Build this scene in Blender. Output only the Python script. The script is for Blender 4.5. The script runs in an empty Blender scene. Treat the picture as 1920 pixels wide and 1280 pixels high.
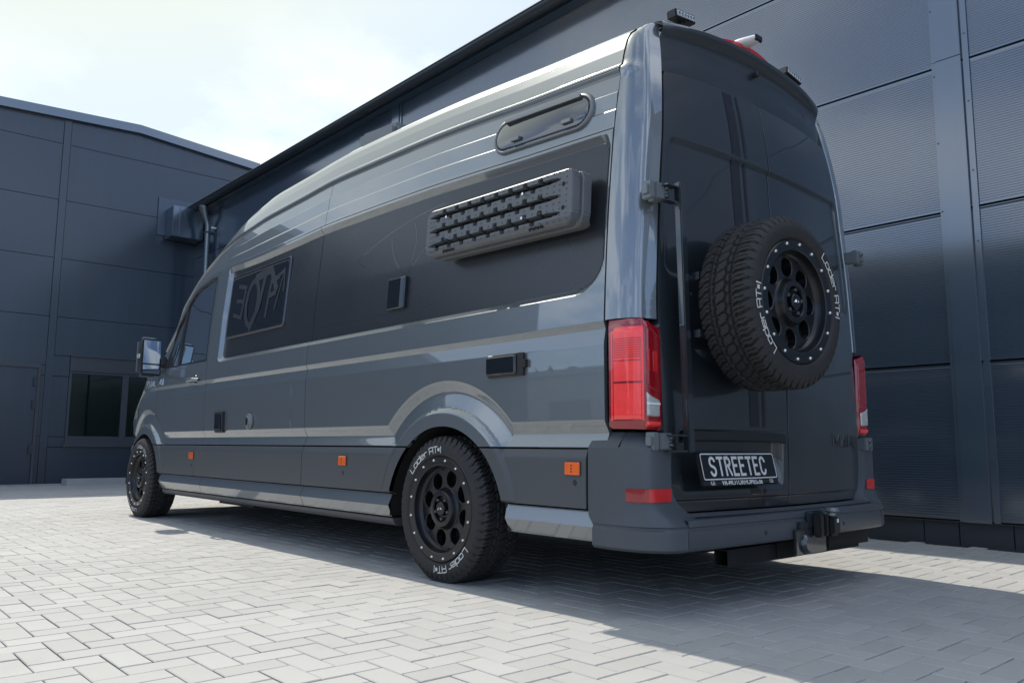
import bpy, bmesh, math, random
from mathutils import Vector, Matrix
R = math.radians
scene = bpy.context.scene
col = scene.collection
random.seed(7)

# ------------------------------------------------------------------ camera
CAM = (-3.33874, -3.19851, 0.64295); YAW, PITCH, ROLL, FPX = 0.72417, 0.12805, 0.00613, 1520.0
f_ = Vector((math.sin(YAW)*math.cos(PITCH), math.cos(YAW)*math.cos(PITCH), math.sin(PITCH)))
r_ = Vector((math.cos(YAW), -math.sin(YAW), 0)); u_ = r_.cross(f_)
r2, u2 = r_*math.cos(ROLL)+u_*math.sin(ROLL), u_*math.cos(ROLL)-r_*math.sin(ROLL)
cd = bpy.data.cameras.new('camera'); cam = bpy.data.objects.new('camera', cd); col.objects.link(cam)
M = Matrix((r2, u2, -f_)).transposed().to_4x4(); M.translation = Vector(CAM); cam.matrix_world = M
cd.sensor_width = 36; cd.lens = 36*FPX/1920; cd.clip_end = 2000; cd.clip_start = .05
scene.camera = cam

# ------------------------------------------------------------------ sky and sun
SUN = Vector((0.08, 0.80, 1.0)).normalized()
world = bpy.data.worlds.new('World'); scene.world = world; world.use_nodes = True
nt = world.node_tree; nt.nodes.clear()
N = lambda t, **k: _mk(nt, t, **k)
def _mk(tree, t, **k):
    n = tree.nodes.new(t)
    for a, b in k.items(): setattr(n, a, b)
    return n
out = N('ShaderNodeOutputWorld'); bg = N('ShaderNodeBackground'); bg.inputs[1].default_value = 0.115
sky = N('ShaderNodeTexSky', sky_type='NISHITA', sun_disc=False, sun_elevation=math.asin(SUN.z), sun_rotation=math.atan2(SUN.x, SUN.y),
        air_density=1.0, dust_density=1.0, ozone_density=1.6)
tc = N('ShaderNodeTexCoord'); sep = N('ShaderNodeSeparateXYZ'); nt.links.new(tc.outputs['Generated'], sep.inputs[0])
def math_(tree, op, a, b=None, c=None, clamp=False):
    n = tree.nodes.new('ShaderNodeMath'); n.operation = op; n.use_clamp = clamp
    for i, v in enumerate((a, b, c)):
        if v is None: continue
        if isinstance(v, (int, float)): n.inputs[i].default_value = v
        else: tree.links.new(v, n.inputs[i])
    return n.outputs[0]
zc = math_(nt, 'ADD', math_(nt, 'MAXIMUM', sep.outputs[2], 0.0), 0.16)
cmb = N('ShaderNodeCombineXYZ')
nt.links.new(math_(nt, 'DIVIDE', sep.outputs[0], zc), cmb.inputs[0]); nt.links.new(math_(nt, 'DIVIDE', sep.outputs[1], zc), cmb.inputs[1])
n1 = N('ShaderNodeTexNoise'); n1.inputs['Scale'].default_value = 1.7; n1.inputs['Detail'].default_value = 9; n1.inputs['Roughness'].default_value = .58
nt.links.new(cmb.outputs[0], n1.inputs['Vector'])
n2 = N('ShaderNodeTexNoise'); n2.inputs['Scale'].default_value = .45; n2.inputs['Detail'].default_value = 3
nt.links.new(cmb.outputs[0], n2.inputs['Vector'])
cl = math_(nt, 'ADD', math_(nt, 'MULTIPLY', n1.outputs[0], .75), math_(nt, 'MULTIPLY', n2.outputs[0], .35))
ramp = N('ShaderNodeValToRGB'); nt.links.new(cl, ramp.inputs[0])
ramp.color_ramp.elements[0].position = .54; ramp.color_ramp.elements[1].position = .64
haze = math_(nt, 'POWER', math_(nt, 'SUBTRACT', 1.0, math_(nt, 'MAXIMUM', sep.outputs[2], 0.0), clamp=True), 3.5)
dotp = N('ShaderNodeVectorMath', operation='DOT_PRODUCT'); nt.links.new(tc.outputs['Generated'], dotp.inputs[0]); dotp.inputs[1].default_value = SUN
glow = math_(nt, 'POWER', math_(nt, 'MAXIMUM', dotp.outputs['Value'], 0.0), 3.0)
cloudmix = N('ShaderNodeMix', data_type='RGBA'); nt.links.new(math_(nt, 'MULTIPLY', ramp.outputs[0], .85), cloudmix.inputs[0])
tint = N('ShaderNodeMix', data_type='RGBA', blend_type='MULTIPLY'); tint.inputs[0].default_value = 1; tint.inputs[7].default_value = (.66, .98, 1.42, 1); nt.links.new(sky.outputs[0], tint.inputs[6])
nt.links.new(tint.outputs[2], cloudmix.inputs[6]); cloudmix.inputs[7].default_value = (14, 14.6, 15.4, 1)
hazemix = N('ShaderNodeMix', data_type='RGBA')
nt.links.new(math_(nt, 'ADD', math_(nt, 'MULTIPLY', haze, .50), .14, clamp=True), hazemix.inputs[0])
nt.links.new(cloudmix.outputs[2], hazemix.inputs[6]); hazemix.inputs[7].default_value = (6.2, 8.0, 10.4, 1)
glowmix = N('ShaderNodeMix', data_type='RGBA'); nt.links.new(math_(nt, 'MULTIPLY', glow, 1.35, clamp=True), glowmix.inputs[0])
nt.links.new(hazemix.outputs[2], glowmix.inputs[6]); glowmix.inputs[7].default_value = (5.95, 6.45, 6.15, 1)
nt.links.new(glowmix.outputs[2], bg.inputs[0]); nt.links.new(bg.outputs[0], out.inputs[0])
sl = bpy.data.lights.new('sun', 'SUN'); sl.energy = 3.6; sl.angle = R(0.6); sl.color = (1, .93, .82)
so = bpy.data.objects.new('sun', sl); col.objects.link(so); so.rotation_euler = SUN.to_track_quat('Z', 'Y').to_euler(); so.location = (0, 0, 30)
scene.view_settings.view_transform = 'Standard'; scene.view_settings.look = 'None'; scene.view_settings.gamma = 1
scene.view_settings.use_curve_mapping = False; scene.view_settings.exposure = 0.38

# ------------------------------------------------------------------ materials
def mat(name, base, rough=.5, metal=0., coat=0., coat_rough=.03, var=.06, vscale=8., bump=0., bscale=200., spec=.5, trans=0., emit=None, rvar=.1, object_rand=0., cior=1.5):
    m = bpy.data.materials.new(name); m.use_nodes = True; t = m.node_tree
    b = t.nodes['Principled BSDF']; b.inputs['Roughness'].default_value = rough; b.inputs['Metallic'].default_value = metal
    b.inputs['Coat Weight'].default_value = coat; b.inputs['Coat Roughness'].default_value = coat_rough
    b.inputs['Specular IOR Level'].default_value = spec; b.inputs['Coat IOR'].default_value = cior; b.inputs['Transmission Weight'].default_value = trans
    g = t.nodes.new('ShaderNodeTexCoord')
    nz = t.nodes.new('ShaderNodeTexNoise'); nz.inputs['Scale'].default_value = vscale; nz.inputs['Detail'].default_value = 5
    t.links.new(g.outputs['Object'], nz.inputs['Vector'])
    mx = t.nodes.new('ShaderNodeMix'); mx.data_type = 'RGBA'; mx.blend_type = 'MULTIPLY'; mx.inputs[0].default_value = 1
    mx.inputs[6].default_value = (*base, 1)
    v = math_(t, 'ADD', math_(t, 'MULTIPLY', math_(t, 'SUBTRACT', nz.outputs[0], .5), var*3), 1.0)
    if object_rand:
        oi = t.nodes.new('ShaderNodeObjectInfo'); ge = t.nodes.new('ShaderNodeNewGeometry')
        rr = math_(t, 'FRACT', math_(t, 'ADD', oi.outputs['Random'], ge.outputs['Random Per Island']))
        v = math_(t, 'ADD', v, math_(t, 'MULTIPLY', math_(t, 'SUBTRACT', rr, .5), object_rand*2))
    cb = t.nodes.new('ShaderNodeCombineXYZ')
    for i in range(3): t.links.new(v, cb.inputs[i])
    t.links.new(cb.outputs[0], mx.inputs[7]); t.links.new(mx.outputs[2], b.inputs['Base Color'])
    if rvar: t.links.new(math_(t, 'ADD', math_(t, 'MULTIPLY', math_(t, 'SUBTRACT', nz.outputs[0], .5), rvar), rough, clamp=True), b.inputs['Roughness'])
    if bump:
        n3 = t.nodes.new('ShaderNodeTexNoise'); n3.inputs['Scale'].default_value = bscale; n3.inputs['Detail'].default_value = 4
        t.links.new(g.outputs['Object'], n3.inputs['Vector'])
        bp_ = t.nodes.new('ShaderNodeBump'); bp_.inputs['Strength'].default_value = bump; bp_.inputs['Distance'].default_value = .002
        t.links.new(n3.outputs[0], bp_.inputs['Height']); t.links.new(bp_.outputs[0], b.inputs['Normal'])
    if emit: b.inputs['Emission Color'].default_value = (*emit[0], 1); b.inputs['Emission Strength'].default_value = emit[1]
    return m
MT = dict(
    paint=mat('grey_metallic_paint', (.155, .176, .190), .30, .45, 1., .02, var=.02, rvar=.03, cior=1.85),
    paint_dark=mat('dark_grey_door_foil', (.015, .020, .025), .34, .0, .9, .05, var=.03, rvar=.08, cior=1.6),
    foil=mat('matt_anthracite_foil', (.026, .030, .035), .28, .15, .0, var=.04, vscale=2, rvar=.1, spec=.6),
    stripe=mat('gloss_black_stripe', (.010, .011, .014), .30, .0, .3, .1),
    clad=mat('grey_plastic_cladding', (.062, .067, .074), .42, 0, 0, var=.05, vscale=3, bump=.25, bscale=500, rvar=.15),
    bumper=mat('grey_bumper_plastic', (.056, .066, .078), .44, 0, 0, var=.08, vscale=4, bump=.25, bscale=450, rvar=.15),
    black=mat('black_plastic', (.012, .012, .013), .45, bump=.2, bscale=300),
    under=mat('black_underbody', (.008, .008, .008), .8),
    rubber=mat('tyre_rubber', (.016, .016, .0165), .68, var=.25, vscale=14, bump=.35, bscale=260, rvar=.25),
    white=mat('white_lettering', (.62, .62, .60), .6),
    rim=mat('satin_black_rim', (.008, .009, .012), .33, .3, .2, .2),
    bolt=mat('polished_bolt', (.78, .77, .74), .25, 1.),
    chrome=mat('chrome', (.75, .76, .78), .08, 1.),
    mirror=mat('mirror_glass', (.20, .22, .24), .02, 1., var=0, rvar=0),
    steel=mat('dark_steel', (.10, .11, .12), .35, .8),
    hinge=mat('grey_hinge_coat', (.17, .19, .20), .4, .4),
    red=mat('red_lens', (1.0, .055, .05), .15, 0, .6, .02, var=.10, vscale=30),
    reddark=mat('dark_red_lens', (.26, .004, .010), .12, 0, 1., .02, var=.12, vscale=20),
    redrefl=mat('red_reflector', (.55, .014, .018), .2, 0, .6, .05),
    clear=mat('clear_lens', (.55, .56, .55), .12, .35, 1., .02, var=.2, vscale=60),
    orange=mat('orange_lens', (.85, .13, .01), .18, 0, .8, .03, var=.12, vscale=90),
    glassb=mat('dark_acrylic_glass', (.010, .013, .018), .05, 0, 0, spec=.7, var=0, rvar=0),
    glassr=mat('sky_reflecting_acrylic', (.012, .018, .030), .05, 0, 1., .01, var=0, rvar=0, cior=1.65),
    sealer=mat('dark_rubber_seal', (.02, .021, .022), .5),
    wframe=mat('grey_window_frame', (.16, .17, .18), .38, .3),
    plate=mat('plate_black', (.006, .006, .007), .3),
    board=mat('charcoal_recovery_board_plastic', (.105, .112, .120), .38, 0, 0, var=.15, vscale=10, bump=.3, bscale=260, rvar=.2),
    hall=mat('anthracite_sheet_metal', (.020, .040, .068), .30, .0, 1., .14, var=.03, vscale=.5, rvar=.04, spec=.6, cior=2.1),
    halltrim=mat('anthracite_trim_metal', (.030, .055, .086), .34, 0, 1., .16, cior=2.1, var=.05, vscale=2, rvar=.1),
    gutterm=mat('dark_gutter_metal', (.030, .038, .046), .4, .2, .1),
    plinth=mat('anthracite_plinth_board', (.035, .040, .048), .6, var=.12, vscale=3),
    lightbox=mat('grey_duct_metal', (.060, .080, .108), .34, .2),
    seat=mat('seat_cloth', (.05, .05, .055), .9),
    concrete=mat('pale_concrete', (.34, .34, .33), .85, var=.1, vscale=6, bump=.4, bscale=120),
    joint=mat('joint_sand', (.060, .048, .040), .95, var=.3, vscale=30, bump=.5, bscale=200),
    paver=mat('grey_concrete_paver', (.37, .368, .355), .80, var=.05, vscale=3, bump=.55, bscale=330, rvar=.1, object_rand=.06),
    trimfar=mat('dark_window_frame_metal', (.036, .043, .055), .45, 0, .3, .3, var=.04, vscale=2),
    print=mat('pane_reflection', (.030, .034, .038), .35),  # reflected writing painted onto the camper window pane
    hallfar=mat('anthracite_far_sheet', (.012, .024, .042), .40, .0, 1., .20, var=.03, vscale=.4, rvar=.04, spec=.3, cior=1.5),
    interior=mat('room_interior', (.02, .022, .025), .8),
    leaf=mat('distant_leaves', (.045, .065, .030), .7, var=.4, vscale=3),
    plaster=mat('pale_house_plaster', (.45, .44, .42), .9),
    rooftile=mat('roof_tiles', (.12, .07, .055), .8),
    whitepl=mat('white_plastic', (.70, .70, .70), .35),
)
t = MT['paver'].node_tree; b = t.nodes['Principled BSDF']; src = b.inputs['Base Color'].links[0].from_socket
ge = t.nodes.new('ShaderNodeNewGeometry'); val = None
for sc_, lo_, amt in ((.55, .45, .20), (3.1, .60, .30), (38., .70, .9)):
    nn = t.nodes.new('ShaderNodeTexNoise'); nn.inputs['Scale'].default_value = sc_; nn.inputs['Detail'].default_value = 5; t.links.new(ge.outputs['Position'], nn.inputs['Vector'])
    q = math_(t, 'SUBTRACT', 1.0, math_(t, 'MULTIPLY', math_(t, 'MAXIMUM', math_(t, 'SUBTRACT', nn.outputs[0], lo_), 0.), amt*2))
    val = q if val is None else math_(t, 'MULTIPLY', val, q)
mx = t.nodes.new('ShaderNodeMix'); mx.data_type = 'RGBA'; mx.blend_type = 'MULTIPLY'; mx.inputs[0].default_value = 1; t.links.new(src, mx.inputs[6])
cb = t.nodes.new('ShaderNodeCombineXYZ'); [t.links.new(val, cb.inputs[i]) for i in range(3)]; t.links.new(cb.outputs[0], mx.inputs[7]); t.links.new(mx.outputs[2], b.inputs['Base Color'])
# rain streaks and a little buckling on the sheet metal halls
for k_ in ('hall', 'hallfar'):
    t = MT[k_].node_tree; b = t.nodes['Principled BSDF']; src = b.inputs['Base Color'].links[0].from_socket; ge = t.nodes.new('ShaderNodeNewGeometry')
    mp = t.nodes.new('ShaderNodeMapping'); mp.inputs['Scale'].default_value = (7, 7, .35); t.links.new(ge.outputs['Position'], mp.inputs[0])
    nn = t.nodes.new('ShaderNodeTexNoise'); nn.inputs['Scale'].default_value = 1.; nn.inputs['Detail'].default_value = 4; t.links.new(mp.outputs[0], nn.inputs['Vector'])
    v = math_(t, 'ADD', math_(t, 'MULTIPLY', nn.outputs[0], .35), .83); mx = t.nodes.new('ShaderNodeMix'); mx.data_type = 'RGBA'; mx.blend_type = 'MULTIPLY'; mx.inputs[0].default_value = 1; t.links.new(src, mx.inputs[6])
    cb = t.nodes.new('ShaderNodeCombineXYZ'); [t.links.new(v, cb.inputs[i]) for i in range(3)]; t.links.new(cb.outputs[0], mx.inputs[7]); t.links.new(mx.outputs[2], b.inputs['Base Color'])
    n3 = t.nodes.new('ShaderNodeTexNoise'); n3.inputs['Scale'].default_value = .9; n3.inputs['Detail'].default_value = 2; t.links.new(ge.outputs['Position'], n3.inputs['Vector'])
    bp_ = t.nodes.new('ShaderNodeBump'); bp_.inputs['Strength'].default_value = .35; bp_.inputs['Distance'].default_value = .02; t.links.new(n3.outputs[0], bp_.inputs['Height']); t.links.new(bp_.outputs[0], b.inputs['Normal']); t.links.new(bp_.outputs[0], b.inputs['Coat Normal'])
g_ = bpy.data.materials.new('tinted_window_glass'); g_.use_nodes = True; t_ = g_.node_tree; t_.nodes.clear()
o_ = t_.nodes.new('ShaderNodeOutputMaterial'); mx_ = t_.nodes.new('ShaderNodeMixShader'); tr_ = t_.nodes.new('ShaderNodeBsdfTransparent'); tr_.inputs[0].default_value = (.42, .64, .54, 1)
gl_ = t_.nodes.new('ShaderNodeBsdfGlossy'); gl_.inputs['Roughness'].default_value = .01; fr_ = t_.nodes.new('ShaderNodeFresnel'); fr_.inputs[0].default_value = 1.5
t_.links.new(fr_.outputs[0], mx_.inputs[0]); t_.links.new(tr_.outputs[0], mx_.inputs[1]); t_.links.new(gl_.outputs[0], mx_.inputs[2]); t_.links.new(mx_.outputs[0], o_.inputs[0])
MT['tint'] = g_

# ------------------------------------------------------------------ helpers
def link(name, verts, faces, m, parent=None, smooth=False, mats=None, sharp=None):
    me = bpy.data.meshes.new(name); me.from_pydata([tuple(v) for v in verts], [], faces)
    for x in (mats or [m]): me.materials.append(MT[x])
    if smooth:
        me.polygons.foreach_set('use_smooth', [True]*len(me.polygons))
        if sharp: me.set_sharp_from_angle(angle=R(sharp))
    me.update()
    o = bpy.data.objects.new(name, me); col.objects.link(o)
    if parent: o.parent = parent
    return o
def tag(o, label=None, cat=None, group=None, kind=None):
    for k, v in (('label', label), ('category', cat), ('group', group), ('kind', kind)):
        if v: o[k] = v
    return o
def empty(name, loc=(0, 0, 0), rot=(0, 0, 0), parent=None):
    o = bpy.data.objects.new(name, None); col.objects.link(o); o.location = loc; o.rotation_euler = rot; o.empty_display_size = .2
    if parent: o.parent = parent
    return o
class MB:
    def __init__(s): s.v = []; s.f = []
    def add(s, v, f):
        n = len(s.v); s.v += [Vector(a) for a in v]; s.f += [tuple(i+n for i in q) for q in f]; return s
    def box(s, x0, x1, y0, y1, z0, z1, bev=0., M=None):
        bm = bmesh.new(); bmesh.ops.create_cube(bm, size=1)
        for v in bm.verts: v.co = Vector(((x0+x1)/2+v.co.x*(x1-x0), (y0+y1)/2+v.co.y*(y1-y0), (z0+z1)/2+v.co.z*(z1-z0)))
        if bev: bmesh.ops.bevel(bm, geom=bm.edges[:], offset=bev, segments=2, affect='EDGES')
        bm.verts.index_update()
        s.add([(M @ v.co) if M else v.co.copy() for v in bm.verts], [[v.index for v in f.verts] for f in bm.faces]); bm.free(); return s
    def tube(s, pts, r, n=10, caps=True):
        pts = [Vector(p) for p in pts]; rr = r if isinstance(r, (list, tuple)) else [r]*len(pts); vs = []; fs = []
        for i, p in enumerate(pts):
            d = (pts[min(i+1, len(pts)-1)]-pts[max(i-1, 0)]).normalized()
            a = d.cross(Vector((0, 0, 1)) if abs(d.z) < .9 else Vector((1, 0, 0))).normalized(); b = d.cross(a)
            vs += [p+(a*math.cos(2*math.pi*k/n)+b*math.sin(2*math.pi*k/n))*rr[i] for k in range(n)]
        for i in range(len(pts)-1):
            for k in range(n): fs.append((i*n+k, i*n+(k+1) % n, (i+1)*n+(k+1) % n, (i+1)*n+k))
        if caps: fs += [tuple(range(n))[::-1], tuple((len(pts)-1)*n+k for k in range(n))]
        return s.add(vs, fs)
    def lathe(s, prof, n=48, axis='x', c=(0, 0, 0), close=False):
        vs = []; fs = []; c = Vector(c)
        for (a, r) in prof:
            for k in range(n):
                t = 2*math.pi*k/n; p = (a, -r*math.sin(t), r*math.cos(t))
                if axis == 'z': p = (r*math.cos(t), r*math.sin(t), a)
                if axis == 'y': p = (r*math.cos(t), a, r*math.sin(t))
                vs.append(c+Vector(p))
        for i in range(len(prof)-1):
            for k in range(n): fs.append((i*n+k, i*n+(k+1) % n, (i+1)*n+(k+1) % n, (i+1)*n+k))
        return s.add(vs, fs)
    def build(s, name, m, parent=None, smooth=False, sharp=35): return link(name, s.v, s.f, m, parent, smooth, sharp=sharp if smooth else None)
def lerp(a, b, t): return a+(b-a)*t
def sm(t): t = max(0., min(1., t)); return t*t*(3-2*t)
def interp(tab, x):
    if x <= tab[0][0]: return tab[0][1]
    for i in range(len(tab)-1):
        if x <= tab[i+1][0]:
            a, b = tab[i], tab[i+1]; return a[1]+(b[1]-a[1])*(x-a[0])/(b[0]-a[0])
    return tab[-1][1]
def interps(tab, x):     # cubic (Catmull-Rom) version for soft curves
    if x <= tab[0][0]: return tab[0][1]
    if x >= tab[-1][0]: return tab[-1][1]
    for i in range(len(tab)-1):
        if x <= tab[i+1][0]:
            x0, y0 = tab[i]; x1, y1 = tab[i+1]; h = x1-x0; t = (x-x0)/h
            m0 = (y1-tab[i-1][1])/(x1-tab[i-1][0]) if i else (y1-y0)/h
            m1 = (tab[i+2][1]-y0)/(tab[i+2][0]-x0) if i+2 < len(tab) else (y1-y0)/h
            return (2*t**3-3*t*t+1)*y0+(t**3-2*t*t+t)*h*m0+(-2*t**3+3*t*t)*y1+(t**3-t*t)*h*m1

# ================================================================== GROUND
def gz(y): return -.11*sm((y-6.5)/6.5) if y > 6.5 else 0.
ys = [-60, -20, -8, -4, 0, 3, 6.5]+[6.5+6.5*i/12 for i in range(1, 13)]+[20, 60, 160, 400]
xs = [-400, -120, -40, -12, -6, -2, 0, 2.6, 3, 8, 30, 120, 400]
vs = [(x, y, gz(y)-.012) for y in ys for x in xs]; nx = len(xs)
ground = tag(link('ground', vs, [(j*nx+i, j*nx+i+1, (j+1)*nx+i+1, (j+1)*nx+i) for j in range(len(ys)-1) for i in range(nx-1)], 'joint'), kind='structure')
far = tag(link('yard_surface', [(x, y, gz(y)-.006) for x, y in ((-60, -40), (-60, 13.4), (-9.0, 13.4), (-9.0, -40))], [(0, 1, 2, 3)], 'paver'), kind='structure')
far2 = tag(link('yard_surface', [(x, y, gz(y)-.006) for x, y in ((-9.0, -40), (2.63, -40), (2.63, -3.4), (-9.0, -3.4))], [(0, 1, 2, 3)], 'paver'), kind='structure')
U = .0975; OX, OY = -2.759, -.223-3*U
def paver_mesh(L, Wd):
    a, b = L/2-.0020, Wd/2-.0020; c, h = .0028, .0024
    v = [(-a, -b, -.014), (a, -b, -.014), (a, b, -.014), (-a, b, -.014), (-a, -b, -h), (a, -b, -h), (a, b, -h), (-a, b, -h), (-a+c, -b+c, 0), (a-c, -b+c, 0), (a-c, b-c, 0), (-a+c, b-c, 0)]
    f = [(8, 9, 10, 11)]+[(i, (i+1) % 4, (i+1) % 4+4, i+4) for i in range(4)]+[(i+4, (i+1) % 4+4, (i+1) % 4+8, i+8) for i in range(4)]
    return v, f
PV = [paver_mesh(2*U, U), paver_mesh(U, 2*U)]
pm = []
for k in (0, 1):
    me = bpy.data.meshes.new('paver'); me.from_pydata(PV[k][0], [], PV[k][1]); me.materials.append(MT['paver']); pm.append(me)
pav = ground
cells = []
for ix in range(int((-9.0-OX)/U)-1, int((2.63-OX)/U)+1):
    for iy in range(int((-3.4-OY)/U), int((13.4-OY)/U)):
        m_ = (ix-iy) % 4
        if m_ == 0: k, cx, cy = 0, (ix+1)*U, (iy+.5)*U
        elif m_ == 2: k, cx, cy = 1, (ix+.5)*U, iy*U
        else: continue
        x, y = OX+cx, OY+cy
        if x+U*.99 > 2.625: continue
        if x < -5 and y < 4 and x < -3.4-(4-y)*0: pass
        d = Vector((x, y, 0))-Vector(CAM); z = d.dot(f_); vis = 0
        if z > .3:
            u, v = 960+FPX*d.dot(r2)/z, 640-FPX*d.dot(u2)/z
            if -40 < u < 1960 and v < 1310: vis = U/z/z
        cells.append((vis, k, x, y))
cells.sort(key=lambda c: -c[0])
rnd = random.Random(3)
bv, bf = [], []
for i, (vis, k, x, y) in enumerate(cells):
    dz, tx, ty = rnd.gauss(0, .0006), rnd.gauss(0, .003), rnd.gauss(0, .003); jx, jy = rnd.gauss(0, .0006), rnd.gauss(0, .0006)
    if i < 300:
        o = bpy.data.objects.new('paver', pm[k]); col.objects.link(o); o.parent = pav; o.location = (x+jx, y+jy, gz(y)+dz); o.rotation_euler = (tx, ty, rnd.gauss(0, .004))
    else:
        n = len(bv); s_ = -.11/6.5 if 6.5 < y < 13 else 0
        bv += [(x+jx+a, y+jy+b, gz(y+b)+dz+c+a*ty-b*tx) for a, b, c in PV[k][0]]; bf += [tuple(q+n for q in f) for f in PV[k][1]]
tag(link('paver_field', bv, bf, 'paver', pav), kind='stuff')

# ================================================================== RIGHT HALL (long wall)
WX = 2.63
rh = tag(empty('warehouse', (WX, 6, 0)), 'long anthracite ribbed metal hall with dark gutter running right behind the van', 'building')
rh.location = (0, 0, 0)
ZJ = [.16, 1.225, 2.295, 3.365, 4.435, 5.36]
POST = [(-8.3, -8.13), (-1.23, -1.06), (5.93, 6.10), (12.97, 13.14)]
def rib_panel(y0, y1, z0, z1):
    vs, fs = [], []; z = z0+.004; pts = [(WX+.03, z), (WX, z+.004)]
    p = .0178; n = int((z1-z0-.03)/p)
    for i in range(n):
        b = z0+.014+i*p; pts += [(WX, b), (WX, b+p*.62), (WX+.0022, b+p*.74), (WX+.0022, b+p*.90)]
    pts += [(WX, z1-.012), (WX, z1-.008), (WX+.03, z1-.004)]
    for (x, z) in pts: vs += [(x, y0, z), (x, y1, z)]
    for i in range(len(pts)-1): fs.append((2*i, 2*i+1, 2*i+3, 2*i+2))
    return vs, fs
for b in range(3):
    y0, y1 = POST[b][1]-.02, POST[b+1][0]+.02
    if b == 2: y1 = 13.5
    for j in range(5):
        v, f = rib_panel(y0, y1, ZJ[j], ZJ[j+1]); link('wall_panel', v, f, 'hall', rh)
link('wall_backing', [(WX+.035, -9, 0), (WX+.035, 13.6, 0), (WX+.035, 13.6, 5.4), (WX+.035, -9, 5.4)], [(0, 1, 2, 3)], 'under', rh)
SCREW = []
for (a, b) in POST[:3]:
    mb = MB()
    for (z0, z1) in ((.155, 3.40), (3.404, 5.36)): mb.box(WX-.022, WX-.002, a, b, z0, z1, .002); mb.box(WX-.012, WX-.003, b+.001, b+.028, z0, z1)
    mb.box(WX-.012, WX-.003, a-.05, a-.012, .155, 5.36); po = mb.build('post_cover', 'halltrim', rh)
    for i in range(11):
        for (y, z) in ((b+.015, .3+i*.5), (a-.03, .55+i*.5)):
            if not SCREW: SCREW.append(MB().lathe([(-.0015, .0001), (-.0015, .006), (0, .007)], 8, 'x').build('screw', 'gutterm', po).data); o = po.children[-1]
            else: o = bpy.data.objects.new('screw', SCREW[0]); col.objects.link(o); o.parent = po
            o.location = (WX-.012, y, z)
yy = [-2.3, -1.345, -1.015, -.785, .15, 1.1, 2.05, 3., 3.95, 4.9, 5.85, 6.8, 7.75, 8.7, 9.65, 10.6, 11.55, 12.5, 13.5]
for i in range(len(yy)-1):
    MB().box(WX+.012, WX+.034, yy[i]+.003, yy[i+1]-.003, -.15, .15, .002).build('plinth_board', 'plinth', rh)
MB().box(WX-.012, WX+.034, -9, 13.5, .1505, .158).build('drip_edge', 'gutterm', rh)
# eave: sloping roof edge, soffit and half-round gutter
mb = MB(); mb.add([(WX-.14, -9, 5.34), (WX-.14, 13.5, 5.34), (WX-.14, -9, 5.46), (WX-.14, 13.5, 5.46), (WX+.04, -9, 5.36), (WX+.04, 13.5, 5.36), (WX+9, -9, 6.3), (WX+9, 13.5, 6.3)], [(0, 1, 3, 2), (0, 4, 5, 1), (2, 3, 7, 6)])
mb.build('roof', 'halltrim', rh)
GX, GZ, GR = WX-.215, 5.41, .078
prof = [(GX+GR*math.cos(t), GZ+GR*math.sin(t)) for t in [math.pi*(1+k/14) for k in range(15)]]
prof = [(prof[0][0]-.012, prof[0][1]+.012), (prof[0][0]-.014, prof[0][1]+.002)]+prof
vs, fs = [], []
for (x, z) in prof: vs += [(x, -9, z), (x, 13.48, z)]
for i in range(len(prof)-1): fs.append((2*i, 2*i+1, 2*i+3, 2*i+2))
n0 = len(vs); vs += [(x, 13.48, z) for x, z in prof[1:]]; fs.append(tuple(range(n0, len(vs))))
gut = link('gutter', vs, fs, 'gutterm', rh, True, sharp=50)
for i in range(9):
    mb = MB().lathe([(-.025, GR+.004), (.025, GR+.004)], 24, 'y', (GX, -4+i*2.1, GZ)); mb.v = [Vector((v.x, v.y, min(v.z, GZ))) for v in mb.v]; mb.build('gutter_joint', 'gutterm', gut, True)
dp = MB().tube([(GX+.02, 12.62, GZ-.07), (GX+.02, 12.62, GZ-.14), (GX+.06, 12.62, GZ-.28), (WX-.09, 12.62, GZ-.45), (WX-.09, 12.62, -.1)], [.085, .075, .05, .05, .05], 14).build('downpipe', 'halltrim', rh, True)
MB().box(WX-.15, WX-.01, 12.56, 12.68, 4.80, 4.83).box(WX-.15, WX-.01, 12.56, 12.68, 2.5, 2.53).build('pipe_clamp', 'steel', dp)
MB().tube([(WX-.03, 12.35, 4.86), (WX-.12, 12.35, 4.86)], .02, 10).build('wall_spout', 'whitepl', rh, True)

# ================================================================== LEFT HALL (gable facade facing the camera)
FY = 13.5
lh = tag(empty('warehouse_annex'), 'far anthracite metal hall with shallow gable, grey door and window, left of the van', 'building')
RX, RZ = 1.39, 6.80
def ftop(x): return RZ-(RX-x)*.050 if x < RX else RZ-(x-RX)*.079
PX = [-13.86, -6.87, .115, 7.2]; FJ = [-.12, .76, 1.865, 2.965, 4.065, 5.175, 6.262]
def flat_panel(x0, x1, za0, za1, zb0, zb1, nm='wall_panel', y=FY, cut=None):
    g = .005
    v = [(x0+g, y, za0+g), (x1-g, y, za1+g), (x1-g, y, zb1-g), (x0+g, y, zb0-g)]
    w = [(x0, y+.03, za0), (x1, y+.03, za1), (x1, y+.03, zb1), (x0, y+.03, zb0)]
    return link(nm, v+w, [(0, 1, 2, 3)]+[(i, i+4, (i+1) % 4+4, (i+1) % 4) for i in range(4)], 'hallfar', lh)
WINX0, WINX1, WINZ0, WINZ1 = .455, 2.36, .575, 2.245; DX0, DX1, DZ1 = -1.02, -.01, 2.06
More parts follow.
